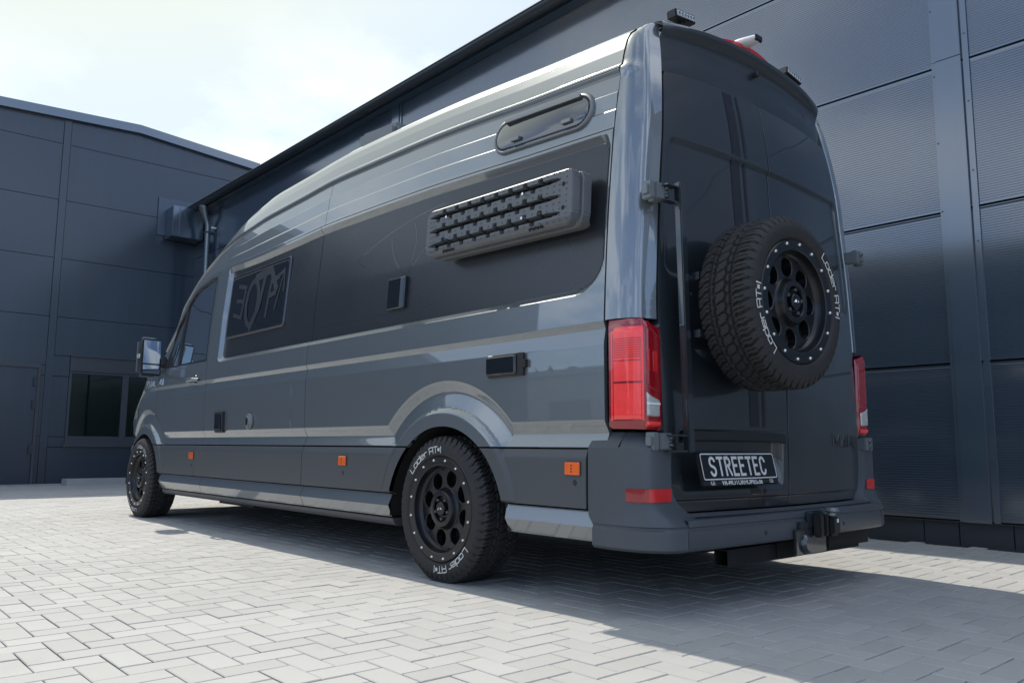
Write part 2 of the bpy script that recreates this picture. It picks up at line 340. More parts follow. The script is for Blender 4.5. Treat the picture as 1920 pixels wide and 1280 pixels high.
for b in range(3):
    x0, x1 = PX[b]+.06, PX[b+1]-.06
    if b == 2: x0, x1 = PX[2]+.065, 3.4
    for j in range(6):
        z0, z1 = FJ[j], FJ[j+1]
        if b == 2 and z0 < WINZ1:
            lo, hi = max(z0, WINZ0), min(z1, WINZ1)
            if z0 < WINZ0: flat_panel(x0, 3.4, z0, z0, WINZ0, WINZ0)
            if hi > lo: flat_panel(x0, WINX0, lo, lo, hi, hi); flat_panel(WINX1, 3.4, lo, lo, hi, hi)
            if z1 > WINZ1: flat_panel(x0, 3.4, WINZ1, WINZ1, z1, z1)
        elif b == 1 and z0 < DZ1:
            hi = min(z1, DZ1); flat_panel(x0, DX0, z0, z0, hi, hi)
            if x1 > DX1: flat_panel(DX1, x1, z0, z0, hi, hi)
            if z1 > DZ1: flat_panel(x0, x1, DZ1, DZ1, z1, z1)
        else: flat_panel(x0, x1, z0, z0, z1, z1)
    if b == 2: link('wall_panel', [(x0+.005, FY, FJ[6]+.005), (3.9, FY, FJ[6]+.005), (3.9, FY, ftop(3.9)+.02), (RX, FY, RZ+.02), (x0+.005, FY, ftop(x0)+.02)], [(0, 1, 2, 3, 4)], 'hallfar', lh)
    else: flat_panel(x0, x1, FJ[6] if ftop(x0) > FJ[6]+.02 else FJ[6]-.3, FJ[6], max(ftop(x0), FJ[6]-.28), ftop(x1))
link('wall_backing', [(-14, FY+.04, -.2), (3.4, FY+.04, -.2), (3.4, FY+.04, .57), (-14, FY+.04, .57), (-14, FY+.04, 2.25), (3.4, FY+.04, 2.25), (3.9, FY+.04, 6.62), (1.4, FY+.04, 6.80), (-14, FY+.04, 6.0)], [(0, 1, 2, 3), (4, 5, 6, 7, 8)], 'under', lh)
for x in PX[:3]:
    MB().box(x-.06, x+.06, FY-.022, FY+.0, -.12, ftop(x)+.02, .002).build('post_cover', 'hallfar', lh)
mb = MB()
for (xa, xb) in ((-14, RX), (RX, 3.9)):
    for (dy0, dy1, h0, h1) in ((-.10, -.08, -.155, .012),):
        za, zb = ftop(xa)+.16, ftop(xb)+.16
        v = [(xa, FY+dy0, za+h0), (xb, FY+dy0, zb+h0), (xb, FY+dy0, zb+h1), (xa, FY+dy0, za+h1), (xa, FY+.05, za+h0), (xb, FY+.05, zb+h0), (xb, FY+12, zb+h1), (xa, FY+12, za+h1)]
        mb.add(v, [(0, 1, 2, 3), (0, 4, 5, 1), (3, 2, 6, 7)])
mb.build('roof_fascia', 'halltrim', lh)
# window
wf = MB().box(WINX0, WINX1, FY-.035, FY-.005, 1.975, WINZ1, .004).box(WINX0-.01, WINX1+.01, FY-.06, FY-.03, WINZ1+.002, WINZ1+.03).build('shutter_box', 'trimfar', lh)
def wbars():
    mb = MB()
    for (a, b, c, d) in ((WINX0, WINX0+.045, .735, 1.97), (WINX1-.045, WINX1, .735, 1.97), (1.385, 1.50, .735, 1.97)): mb.box(a, b, FY-.02, FY+.03, c, d, .003)
    for (c, d) in ((.735, .775), (1.93, 1.97)):
        mb.box(WINX0+.046, 1.384, FY-.018, FY+.03, c, d, .003); mb.box(1.501, WINX1-.046, FY-.018, FY+.03, c, d, .003)
    return mb
win = wbars().build('window', 'trimfar', lh)
link('pane', [(WINX0+.04, FY+.012, .77), (1.39, FY+.012, .77), (1.39, FY+.012, 1.935), (WINX0+.04, FY+.012, 1.935)], [(0, 1, 2, 3)], 'tint', win)
link('pane', [(1.495, FY+.012, .77), (WINX1-.04, FY+.012, .77), (WINX1-.04, FY+.012, 1.935), (1.495, FY+.012, 1.935)], [(0, 1, 2, 3)], 'tint', win)
MB().box(WINX0-.03, WINX1+.03, FY-.05, FY+.0, .575, .66, .004).box(WINX0, WINX1, FY-.02, FY+.0, .661, .733, .003).build('window_sill', 'trimfar', win)
mb = MB(); mb.box(WINX0-.3, WINX1+.2, FY+.05, FY+3.5, -.1, 2.7); room = mb.build('room', 'interior', lh)
MB().box(.80, .84, FY+1.0, FY+1.04, -.05, 1.98).box(.54, .57, FY+1.0, FY+1.04, -.05, 1.98).box(.57, .80, FY+1.0, FY+1.03, 1.55, 1.58).build('inner_door_frame', 'steel', room)
# door
dr = MB().box(DX0+.05, DX1-.05, FY+.02, FY+.06, -.10, 2.0, .004).build('door', 'hallfar', lh)
MB().box(DX1-.048, DX1, FY-.02, FY+.06, -.1, 2.03, .003).box(DX0, DX0+.048, FY-.02, FY+.06, -.1, 2.03, .003).box(DX0, DX1, FY-.018, FY+.07, 1.995, 2.065, .003).build('door_frame', 'trimfar', dr)
mb = MB()
for z in (.45, 1.25, 1.66): mb.box(DX1-.11, DX1-.045, FY-.035, FY+.015, z, z+.17, .006)
mb.build('hinge', 'gutterm', dr)
# duct in the corner
MB().box(1.84, WX-.01, FY-.03, FY-.003, 4.82, 5.60, .004).build('flashing_plate', 'lightbox', lh)
MB().box(1.99, WX-.03, FY-.48, FY-.031, 4.74, 5.36, .01).box(2.12, 2.15, FY-.5, FY-.481, 4.76, 5.34).build('air_duct', 'hall', lh)
tag(MB().box(.455, WX-.02, FY-.42, FY-.01, -.2, .0, .006).build('doorstep', 'concrete'), 'pale low concrete slab under the window of the far hall', 'slab')
tag(MB().box(-12, .45, FY-.10, FY-.02, -.2, -.085, .004).build('kerb_strip', 'concrete'), kind='structure')

# ================================================================== CAMPERVAN
van = tag(empty('campervan'), 'grey metallic high roof panel van camper with spare wheel on its dark rear doors', 'van')
WT = [(.222, .895), (.240, .915), (.258, .922), (.268, .928), (.330, .957), (.392, .935), (.398, .957), (.595, .957), (.628, .944), (.640, .947), (1.05, .950), (1.110, .938), (1.138, .950), (1.262, .944),
      (1.60, .922), (1.995, .882), (2.03, .876), (2.10, .868), (2.107, .8632), (2.19, .853), (2.197, .8475), (2.275, .832), (2.286, .838), (2.300, .842), (2.318, .838), (2.330, .824), (2.40, .806), (2.455, .786), (2.490, .764), (2.520, .728)]
DZ = [(-1.5, -.08), (-1.3, -.07), (-1.0, -.052), (-.5, -.03), (-.1, -.008), (.3, .010), (1.0, .026), (1.4, .030), (1.8, .018), (2.5, 0), (3, -.012), (4, -.012)]
HT = [(2.3, 2.52), (2.45, 2.51), (2.8, 2.45), (3.0, 2.39), (3.2, 2.315), (3.4, 2.225), (3.6, 2.13), (3.84, 2.03), (4.04, 1.93), (4.2, 1.80), (4.32, 1.665), (4.44, 1.53), (4.55, 1.40), (4.68, 1.28), (5.07, 1.06), (5.3, .93), (5.42, .74), (5.46, .55)]
DT = [(2.3, .71), (2.7, .715), (3.07, .72), (3.23, .716), (3.36, .694), (3.52, .664), (3.66, .603), (3.77, .521), (3.88, .436), (3.99, .345), (4.05, .22), (4.11, .10), (4.3, .06), (5.5, .03)]
GT = [(3.9, 1), (4.4, .99), (4.8, .955), (5.1, .905), (5.28, .84), (5.40, .72), (5.46, .60)]
ARCH = [(0., .266, .470), (4.49, .263, .466)]
RC = dict(y0=-1.04, y1=2.905, z0=1.262, z1=1.995)
def rrect_sdf(y, z, y0, y1, z0, z1, rad):
    cy, cz = (y0+y1)/2, (z0+z1)/2; hy, hz = (y1-y0)/2, (z1-z0)/2
    r = rad[(1 if y > cy else 0)+(2 if z > cz else 0)]
    qx, qz = abs(y-cy)-hy+r, abs(z-cz)-hz+r
    return math.hypot(max(qx, 0), max(qz, 0))+min(max(qx, qz), 0)-r
RRAD = (.17, .05, .07, .05)
def zmap(y, L):
    z = L
    if L > 1.29: z += interps(DZ, y)*min(1.25, (L-1.29)/.76)
    if y > 2.3:
        H = interps(HT, y) if y < 5.46 else .55
        zb = min(1.29, H-.12); T = zb+min(interps(DT, y), (H-zb)*.8); d0 = interps(DZ, y)
        if L > 2.0: z = T+(L-2.0)*(H-T)/.52
        elif L > 1.29: z = zb+(L-1.29)*(T-zb)/.71
        else: z = min(L, zb-(1.29-L)*.25) if L > zb-.1 else L
        z += d0*min(1.25, max(0, (L-1.29)/.76))*max(0, 1-(y-2.3)/.5)
    return z
def wofs(y, L):
    w = interp(WT, L)
    if .60 < L < 1.05 or True:
        rm = 9.
        for (ay, az, ar) in ARCH:
            rr = math.hypot(y-ay, L-az); rm = min(rm, rr)
        if L > .398 and rm < .56: w = max(w, .957+.010*sm((.56-rm)/.03)) if L > .398 else w
        if L >= .637 and L < 1.12:
            g = min(L-.694, rm-.640)
            da = rm-.640 < L-.694
            wd = (.10 if da else .057) if g <= 0 else .047; tt = abs(g)/wd
            if tt < 1.1:
                D = 1.04-math.sqrt(tt*tt+.0025)
                if D > 0: w -= .027*D*D/(D+.03)
    if RC['z0']-.01 < L < RC['z1']+.01 and RC['y0'] < y < RC['y1']:
        d = -rrect_sdf(y, L, RC['y0'], RC['y1'], RC['z0'], RC['z1'], RRAD)
        if d > 0: w -= .030*min(1., d/.030)
    return w
def sm_lin(t): return max(0., min(1., t))
def gfac(y): return interps(GT, y) if y < 5.46 else .60
def surf(y, L, side=-1, off=0.):
    w = wofs(y, L)*gfac(y)+off
    return Vector((side*w, y, zmap(y, L)))
def roofpt(y, t, side=-1):
    w = .728*gfac(y)*(1-t); zs = zmap(y, 2.52); k = 1-(1-t)**2
    dip = .018*max(0, math.sin(t*math.pi*5))*(1 if y < 2.6 and t > .1 else 0)
    return Vector((side*w, y, zs+.055*k-dip))
def frange(a, b, st):
    n = max(1, int(round((b-a)/st))); return [a+(b-a)*i/n for i in range(n+1)]
def frange(a, b, st):
    n = max(1, int(round((b-a)/st))); return [a+(b-a)*i/n for i in range(n+1)]
LBREAK = sorted(set([round(w[0]+e, 5) for w in WT if w[0] > .6 for e in (-.003, .003)]+[w[0] for w in WT]+frange(1.262, 1.45, .008)+[1.232, 1.262, 1.292, 1.965, 1.995, .694, .741, .741, .637]))
def levels(z0, z1, st=.02):
    pts = sorted(set([z0, z1]+[b for b in LBREAK if z0 < b < z1])); o = []
    for a, b in zip(pts[:-1], pts[1:]): o += frange(a, b, min(st, .0075) if (st <= .02 and a < .96) else st)[:-1]
    return o+[z1]
def side_piece(name, y0, y1, z0, z1, m, side=-1, dy=.01, st=.02, seam=.0025, flange=.02, hole=None, arch=True, fn=None, parent=None, roof=False, sharp=28, ybreaks=()):
    a0, a1 = y0+seam, y1-seam; yb = sorted(set([a0, a1]+[b for b in ybreaks if a0 < b < a1])); ysl = []
    for p, q in zip(yb[:-1], yb[1:]): ysl += frange(p, q, dy)[:-1]
    ysl.append(a1); zs = levels(z0+(seam if flange else 0), z1-(seam if flange else 0), st)
    grid = []; fnn = fn or surf
    for y in ysl:
        row = [fnn(y, L, side) for L in zs]
        if roof: row += [roofpt(y, t/16, side) for t in range(1, 17)]
        grid.append(row)
    if flange:
        def inn(v): return Vector((v.x-side*flange, v.y, v.z))
        grid = [[inn(r[0])]+r+([] if roof else [inn(r[-1])]) for r in grid]
        grid = [[inn(v) for v in grid[0]]]+grid+[[inn(v) for v in grid[-1]]]
    n = len(grid[0]); vs = [v for r in grid for v in r]; fs = []
    kill = set()
    if arch:
        for (ay, az, ar) in ARCH:
            for i, v in enumerate(vs):
                d = math.hypot(v.y-ay, v.z-az)
                if d < ar:
                    if d < ar-math.hypot(dy, st)*1.08: kill.add(i)
                    else: v.y = ay+(v.y-ay)*ar/d; v.z = az+(v.z-az)*ar/d
    for i in range(len(grid)-1):
        for j in range(n-1):
            q = (i*n+j, (i+1)*n+j, (i+1)*n+j+1, i*n+j+1)
            if any(k in kill for k in q): continue
            c = sum((vs[k] for k in q), Vector())/4
            if hole and hole(i-(1 if flange else 0), j-(1 if flange else 0), ysl, zs): continue
            fs.append(q)
    used = sorted(set(k for f in fs for k in f)); mp = {k: i for i, k in enumerate(used)}
    return link(name, [vs[k] for k in used], [tuple(mp[k] for k in f) for f in fs], m, parent or van, True, sharp=sharp)
YS = 1.45; YD = 3.10; YF = 4.22; YR0 = -1.05
for side in (-1, 1):
    d = .0065 if side < 0 else .03; st = .02 if side < 0 else .04
    side_piece('side_panel', YR0, YS, .637, 2.012, 'paint', side, d, st)
    side_piece('side_panel', YS, YD, .637, 2.012, 'paint', side, d*2, st)
    side_piece('upper_side_panel', -1.052, 1.40, 2.012, 2.305, 'paint', side, d*2, st, seam=.002)
    side_piece('upper_side_panel', 1.40, 2.98, 2.012, 2.305, 'paint', side, d*2, st, seam=.002)
    side_piece('upper_side_panel', 2.98, 4.40, 2.012, 2.305, 'paint', side, .04, st, seam=.001)
    W0, W1, WL0, WL1 = 3.13, 4.06, 1.292, 1.96
    def hole(i, j, ysl, zs):
        if not (0 <= i < len(ysl)-1 and 0 <= j < len(zs)-1): return False
        y, L = (ysl[i]+ysl[i+1])/2, (zs[j]+zs[j+1])/2
        return W0 < y < W1 and WL0 < L < WL1
    door = side_piece('front_door', YD, YF, .637, 2.012, 'paint', side, .02, st, hole=hole, ybreaks=(W0, W1, 3.74, 3.77))
    side_piece('window_glass', W0-.01, W1+.01, WL0-.01, WL1+.01, 'tint', side, .05, .05, 0, 0, fn=lambda y, L, s: surf(y, L, s, -.012), parent=door, arch=False)
    side_piece('window_bar', 3.740, 3.765, WL0, WL1, 'black', side, .03, .05, 0, .012, fn=lambda y, L, s: surf(y, L, s, .001), parent=door, arch=False)
    for (a, b, c, e) in ((W0, W1, WL0-.004, WL0+.012), (W0, W1, WL1-.012, WL1+.004), (W0-.004, W0+.010, WL0, WL1), (W1-.012, W1+.004, WL0, WL1)):
        side_piece('window_seal', a, b, c, e, 'black', side, .04, .04, 0, .012, fn=lambda y, L, s: surf(y, L, s, .0015), parent=door, arch=False)
    side_piece('front_wing', YF, 5.46, .637, 2.012, 'paint', side, .012, st)
    side_piece('lower_cladding', -.955, 0, .3955, .634, 'clad', side, d, st)
    side_piece('lower_cladding', 0, YS, .3955, .634, 'clad', side, d, st)
    side_piece('lower_cladding', YS, YD+.13, .3955, .634, 'clad', side, d*2, st)
    side_piece('lower_cladding', YD+.13, 4.49, .3955, .634, 'clad', side, .012, st)
    side_piece('lower_cladding', 4.49, 5.46, .3955, .634, 'clad', side, .012, st)
    side_piece('sill_panel', -.99, -.40, .270, .3925, 'paint', side, d, st)
    side_piece('sill_panel', .40, YS, .270, .3925, 'paint', side, d, st)
    side_piece('sill_panel', YS, YD, .270, .3925, 'paint', side, d*2, st)
    side_piece('sill_panel', YD, 4.10, .270, .3925, 'paint', side, .02, st)
    side_piece('sill_strip', .43, 4.06, .222, .266, 'clad', side, .05, st, flange=.06)
# roof: one skin from gutter to gutter
vs = []; fs = []
ysl = frange(-1.05, 5.46, .04); zs = levels(2.308, 2.52, .02)
for y in ysl:
    left = [surf(y, L, -1) for L in zs]+[roofpt(y, t/16, -1) for t in range(1, 17)]; right = [Vector((-v.x, v.y, v.z)) for v in left[:-1]][::-1]
    row = left+right; n = len(row); vs += row
nL = len(zs); gf, rf = [], []
for i in range(len(ysl)-1):
    for j in range(n-1):
        q = (i*n+j, (i+1)*n+j, (i+1)*n+j+1, i*n+j+1)
        if 3.62 < ysl[i] < 4.52 and nL+1 <= j <= n-nL-3: gf.append(q)
        else: rf.append(q)
link('roof', vs, rf, 'paint', van, True, sharp=35); link('windscreen', vs, gf, 'tint', van, True)
# dark matt foil that fills the recessed side field
def ring_patch(name, outline, cen, rings, fn, m, parent, closed=True, sharp=None):
    n = len(outline); vs, fs = [], []
    for k in range(rings+1):
        s = 1-k/rings*.999
        vs += [fn(cen[0]+(p[0]-cen[0])*s, cen[1]+(p[1]-cen[1])*s) for p in outline]
    for k in range(rings):
        for i in range(n): fs.append((k*n+i, k*n+(i+1) % n, (k+1)*n+(i+1) % n, (k+1)*n+i))
    return link(name, vs, fs, m, parent, True, sharp=sharp)
def rrect(y0, y1, z0, z1, rad, n=10, dens=.05):
    """outline, rad = (low-left, low-right, top-right, top-left) with left = y0"""
    pts = []
    for (cy, cz, r, a) in ((y0+rad[0], z0+rad[0], rad[0], 180), (y1-rad[1], z0+rad[1], rad[1], 270), (y1-rad[2], z1-rad[2], rad[2], 0), (y0+rad[3], z1-rad[3], rad[3], 90)):
        pts += [(cy+r*math.cos(R(a+90*k/n)), cz+r*math.sin(R(a+90*k/n))) for k in range(n+1)]
    o = []
    for i, p in enumerate(pts):
        q = pts[(i+1) % len(pts)]; d = math.hypot(q[0]-p[0], q[1]-p[1]); m_ = max(1, int(d/dens))
        o += [(p[0]+(q[0]-p[0])*k/m_, p[1]+(q[1]-p[1])*k/m_) for k in range(m_)]
    return o
fo = .0325
for (a, b) in ((RC['y0']+fo, YS-.003), (YS+.003, RC['y1']-fo)):
    ra = (.134, .004, .004, .045) if a < 0 else (.004, .03, .03, .004)
    ol = rrect(a, b, RC['z0']+fo, RC['z1']-fo, ra)
    ring_patch('foil_field', ol, ((a+b)/2, 1.63), 24, lambda y, z: surf(y, z, -1, .0022), 'foil', van)
# logo lines engraved as darker gloss in the foil
def ribbon(pts, w, fn):
    vs, fs = [], []
    for i, p in enumerate(pts):
        q0, q1 = pts[max(0, i-1)], pts[min(len(pts)-1, i+1)]; dx, dz = q1[0]-q0[0], q1[1]-q0[1]; l = math.hypot(dx, dz) or 1
        nx_, nz_ = -dz/l*w/2, dx/l*w/2; vs += [fn(p[0]+nx_, p[1]+nz_), fn(p[0]-nx_, p[1]-nz_)]
    for i in range(len(pts)-1): fs.append((2*i, 2*i+1, 2*i+3, 2*i+2))
    return vs, fs
mb = MB(); fn = lambda y, z: surf(y, z, -1, .0030)
def bez(p0, p1, p2, n=16): return [((1-t)**2*p0[0]+2*t*(1-t)*p1[0]+t*t*p2[0], (1-t)**2*p0[1]+2*t*(1-t)*p1[1]+t*t*p2[1]) for t in [i/n for i in range(n+1)]]
for c in (bez((.12, 1.90), (.55, 1.88), (.98, 1.72)), bez((.98, 1.72), (.80, 1.60), (.45, 1.55)), bez((.45, 1.55), (.28, 1.66), (.12, 1.84)), bez((.62, 1.80), (.60, 1.66), (.45, 1.56)), bez((.40, 1.84), (.34, 1.74), (.40, 1.62))):
    mb.add(*ribbon(c, .004, fn))
mb.build('foil_emblem', 'paint_dark', van)
MBx = link('foil_step', *ribbon([(1.40, 1.366), (.02, 1.366), (.02, 1.30)], .003, fn), 'paint_dark', van)

# ---------------------------------------------------------------- rear corner pillars, rear face
YC = [(.38, -1.283), (.86, -1.290), (1.4, -1.272), (1.75, -1.250), (2.0, -1.235), (2.3, -1.190), (2.5, -1.14)]
CR = [(.38, .060), (1.1, .070), (1.8, .055), (2.3, .048)]
SX = [(.38, .745), (.60, .80), (1.14, .812), (1.5, .79), (1.8, .755), (2.05, .722), (2.28, .684), (2.5, .642)]
CX = [(.38, .905), (1.14, .905), (1.5, .880), (1.8, .846), (2.05, .810), (2.3, .770), (2.5, .722)]
def yr(x, z): return interps(YC, z)+interps(CR, z)*(x/.8)**2
def zt(L): return L+(interps(DZ, -1.15)*min(1.25, (L-1.29)/.76) if L > 1.29 else 0)
def pillar(side):
    zs = frange(1.142, 2.28, .03)+[2.297, 2.305, 2.318, 2.33, 2.36, 2.39, 2.42, 2.455, 2.475, 2.49, 2.505, 2.52, 2.521, 2.522, 2.523]; vs, fs = [], []; n = None
    for L in zs:
        last = int(round(max(0, L-2.52)*1000)); L = min(L, 2.52)
        z = zt(L); w0 = interps([(1.14, .9495), (1.3, .942), (1.6, .922), (2.0, .882), (2.30, .834)], L) if L < 2.297 else interp(WT, L)
        cx = min(interps(CX, z), w0-.002); sx = interps(SX, z); yj = -1.055
        yb = yr(cx, z)
        row = []
        P0 = Vector((w0, yj-.001)); P1 = Vector((lerp(w0, cx, .75)+.004, yb+.026)); P3 = Vector((cx-.022, yb)); P4 = Vector((sx+.010, yr(sx, z)))
        row.append(Vector((w0-.02, yj-.001)))
        for t in range(7):
            t /= 6; sl_ = -.10*(P0.y-P1.y); row.append(Vector((P0.x-(P0.x-P1.x)*(.12*t+.88*t*t*t), lerp(P0.y, P1.y, t))))
        Cc = Vector((cx+.004, yb+.001))
        for t in range(1, 6):
            t /= 5; a, b = P1.lerp(Cc, t), Cc.lerp(P3, t); row.append(a.lerp(b, t))
        for t in range(1, 4): row.append(P3.lerp(P4, t/3))
        row.append(Vector((sx+.004, yr(sx, z)+.006))); row.append(Vector((sx+.004, yr(sx, z)+.05)))
        n = len(row)
        if last: row = [Vector((p.x-(.014, .034, .075)[last-1], max(p.y, -1.150+.010*last))) for p in row]; z += (.014, .025, .036)[last-1]
        vs += [Vector((side*p.x, p.y, z)) for p in row]
    for i in range(len(zs)-1):
        for j in range(n-1): fs.append((i*n+j, i*n+j+1, (i+1)*n+j+1, (i+1)*n+j))
    m0 = len(vs); vs += [v.copy()+Vector((-.02*side, .02, 0)) for v in vs[:n]]
    for j in range(n-1): fs.append((j, j+1, m0+j+1, m0+j))
    return link('rear_corner_panel', vs, fs, 'paint', van, True, sharp=40)
pillar(-1); pillar(1)
# doors
RX0, RX1, RZ0, RZ1 = -.735, .735, 1.32, 1.935
NX0, NX1, NZ0, NZ1 = -.715, -.045, .475, .705
def doorpt(x, z):
    y = yr(x, z)
    hx = interps(SX, z)-.026
    d = -rrect_sdf(x, z, -hx, hx, RZ0, RZ1, (.07, .07, .05, .05))
    if d > 0: y += .014*sm(d/.028)
    if x < 0:
        d = -rrect_sdf(x, z, NX0, NX1, NZ0, NZ1, (.02, .02, .02, .02))
        if d > 0: y += .045*min(1, d/.022)*(.35+.65*sm((z-NZ0)/.12))
    if z < .440: y += .006*sm((.440-z)/.006)
    if z > 2.12: y += .02*(z-2.12)
    return Vector((x, y, z))
def rear_door(side):
    zs = sorted(set(frange(.392, 2.262, .0125)+[.434, .440])); n = 90; vs, fs = [], []
    for z in zs:
        sx = interps(SX, z)-.004; xs_ = [.0036+(sx-.0036)*i/n for i in range(n+1)]
        top = 2.262-.006
        row = [doorpt(side*x, z-(.03*max(0, (x/.67))**4 if z > 2.2 else 0)*sm((z-2.2)/.06)) for x in xs_]
        row = [Vector((row[0].x, row[0].y+.03, row[0].z)), Vector((row[0].x, row[0].y+.003, row[0].z))]+[Vector((p.x+(side*.0015 if k == 0 else 0), p.y, p.z)) for k, p in enumerate(row)]+[Vector((row[-1].x+side*.001, row[-1].y+.004, row[-1].z)), Vector((row[-1].x+side*.001, row[-1].y+.035, row[-1].z))]
        vs += row; m_ = len(row)
    for i in range(len(zs)-1):
        for j in range(m_-1): fs.append((i*m_+j, i*m_+j+1, (i+1)*m_+j+1, (i+1)*m_+j))
    for base, sgn in ((0, 1), ((len(zs)-1)*m_, 1)):
        k = len(vs); vs += [vs[base+j]+Vector((0, .04, 0)) for j in range(m_)]
        for j in range(m_-1): fs.append((base+j, base+j+1, k+j+1, k+j))
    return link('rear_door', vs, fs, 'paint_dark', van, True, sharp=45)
DL, DR = rear_door(-1), rear_door(1)
# black body behind the gaps, tailgate frame
mb = MB(); mb.box(-.70, .70, -1.12, -1.08, .40, 2.30); mb.build('door_frame', 'under', van)
# two dark gloss stripes down the left door
def strip_on(fn2, x0, x1, z0, z1, m, parent, name, n=60):
    vs, fs = [], []
    for i in range(n+1):
        z = z0+(z1-z0)*i/n
        for k in range(4): x = x0+(x1-x0)*k/3; p = fn2(x, z); vs.append(p+Vector((0, -.0015, 0)))
    for i in range(n):
        for k in range(3): fs.append((i*4+k, i*4+k+1, i*4+k+5, i*4+k+4))
    return link(name, vs, fs, m, parent, True)
for (a, b) in ((-.292, -.228), (-.200, -.180)):
    strip_on(doorpt, a, b, .73, 2.25, 'stripe', DL, 'stripe'); strip_on(doorpt, a, b, .40, .47, 'stripe', DL, 'stripe', 8)
# header above the doors with overhanging lip
HP = [(2.268, .012), (2.272, 0), (2.30, -.002), (2.34, .004), (2.375, .010), (2.400, .008), (2.420, -.008), (2.436, -.026), (2.452, -.034), (2.464, -.030), (2.474, -.010), (2.480, .03), (2.484, .12)]
vs, fs = [], []; nx_ = 48
for (z, dy) in HP:
    for i in range(nx_+1):
        s = -1+2*i/nx_; hw = lerp(.682, .668, sm_lin((z-2.27)/.2)); x = s*hw; dy_ = dy*(1-.6*abs(s)**6) if dy < 0 else dy
        drop = .044*s*s+.004*abs(s)**10
        zz_ = z+((.048-drop)*sm((z-2.29)/.12))
        if z <= 2.30: zz_ = z-.03*abs(s)**4
        y = -1.182+.040*s*s+dy_*.8
        vs.append(Vector((x, y, zz_)))
for i in range(len(HP)-1):
    for j in range(nx_): fs.append((i*(nx_+1)+j, i*(nx_+1)+j+1, (i+1)*(nx_+1)+j+1, (i+1)*(nx_+1)+j))
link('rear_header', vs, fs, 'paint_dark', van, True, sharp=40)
MB().lathe([(-1.205, .0001), (-1.205, .010), (-1.20, .014), (-1.15, .014)], 16, 'y', (0, 0, 2.425)).build('reversing_sensor', 'black', van, True)
# third brake light, rear camera, two work lamps
vs, fs = [], []
for i in range(25):
    s = -1+2*i/24; x = s*.262; zt_ = 2.578-.030*s*s-.012*abs(s)**8; y = -1.155+.02*s*s
    vs += [Vector((x, y+.012, zt_-.06)), Vector((x, y-.008, zt_-.045)), Vector((x, y-.010, zt_-.008)), Vector((x, y, zt_)), Vector((x, y+.06, zt_+.004)), Vector((x, y+.10, zt_-.06))]
for i in range(24):
    for k in range(5): fs.append((i*6+k, i*6+k+1, i*6+k+7, i*6+k+6))
link('third_brake_light', vs, fs, 'redrefl', van, True, sharp=35)
pod = MB(); prof = [(-1.235, .0, .0), (-1.235, .030, .017), (-1.19, .036, .022), (-1.14, .040, .026), (-1.08, .036, .020), (-1.02, .02, .008), (-1.0, .0, .0)]
vs, fs = [], []; n = 16
for (y, a, b) in prof: vs += [Vector((-.045+a*math.cos(2*math.pi*k/n), y, 2.578+(y+1.235)*.04+b*math.sin(2*math.pi*k/n))) for k in range(n)]
for i in range(len(prof)-1):
    for k in range(n): fs.append((i*n+k, i*n+(k+1) % n, (i+1)*n+(k+1) % n, (i+1)*n+k))
cp = link('rear_camera', vs, fs, 'whitepl', van, True, sharp=50)
MB().box(-.072, -.018, -1.243, -1.228, 2.562, 2.592, .004).build('lens', 'black', cp); MB().box(-.065, -.025, -1.13, -1.05, 2.52, 2.57).build('camera_foot', 'black', cp)
for (xa, z) in ((-.60, 2.552), (.335, 2.572)):
    M_ = Matrix.Translation((xa+.095, -1.13, z)) @ Matrix.Diagonal((.77, .85, .82, 1)) @ Matrix.Rotation(R(-6 if xa < 0 else 8), 4, 'Y')
    lb = MB().box(-.097, .097, -.03, .03, -.024, .024, .005, M_).build('work_light', 'black', van, True)
    MB().box(-.088, .088, -.0335, -.029, -.016, .016, .002, M_).build('lens', 'clear', lb, True)
    sm_ = MB()
    for k in range(6): sm_.lathe([(-.0345, .0001), (-.0345, .010), (-.0335, .0115)], 10, 'y', (0, 0, 0)); 
    sm_.v = [M_ @ (v+Vector((-.07+.028*(i//30), 0, 0))) for i, v in enumerate(sm_.v)]; sm_.build('led', 'chrome', lb)
    MB().box(-.02, .02, -.01, .02, -.07, -.023, 0, M_).build('bracket', 'black', lb)
# roof fan hood
fh = MB(); fh.box(-.62, -.20, 1.02, 1.47, 2.60, 2.755, .03); v_ = [Vector((v.x, v.y, v.z-(.05*(1.62-v.y)/.6 if v.z > 2.65 else 0))) for v in fh.v]; fh.v = v_
fh.build('roof_fan_hood', 'wframe', van, True)

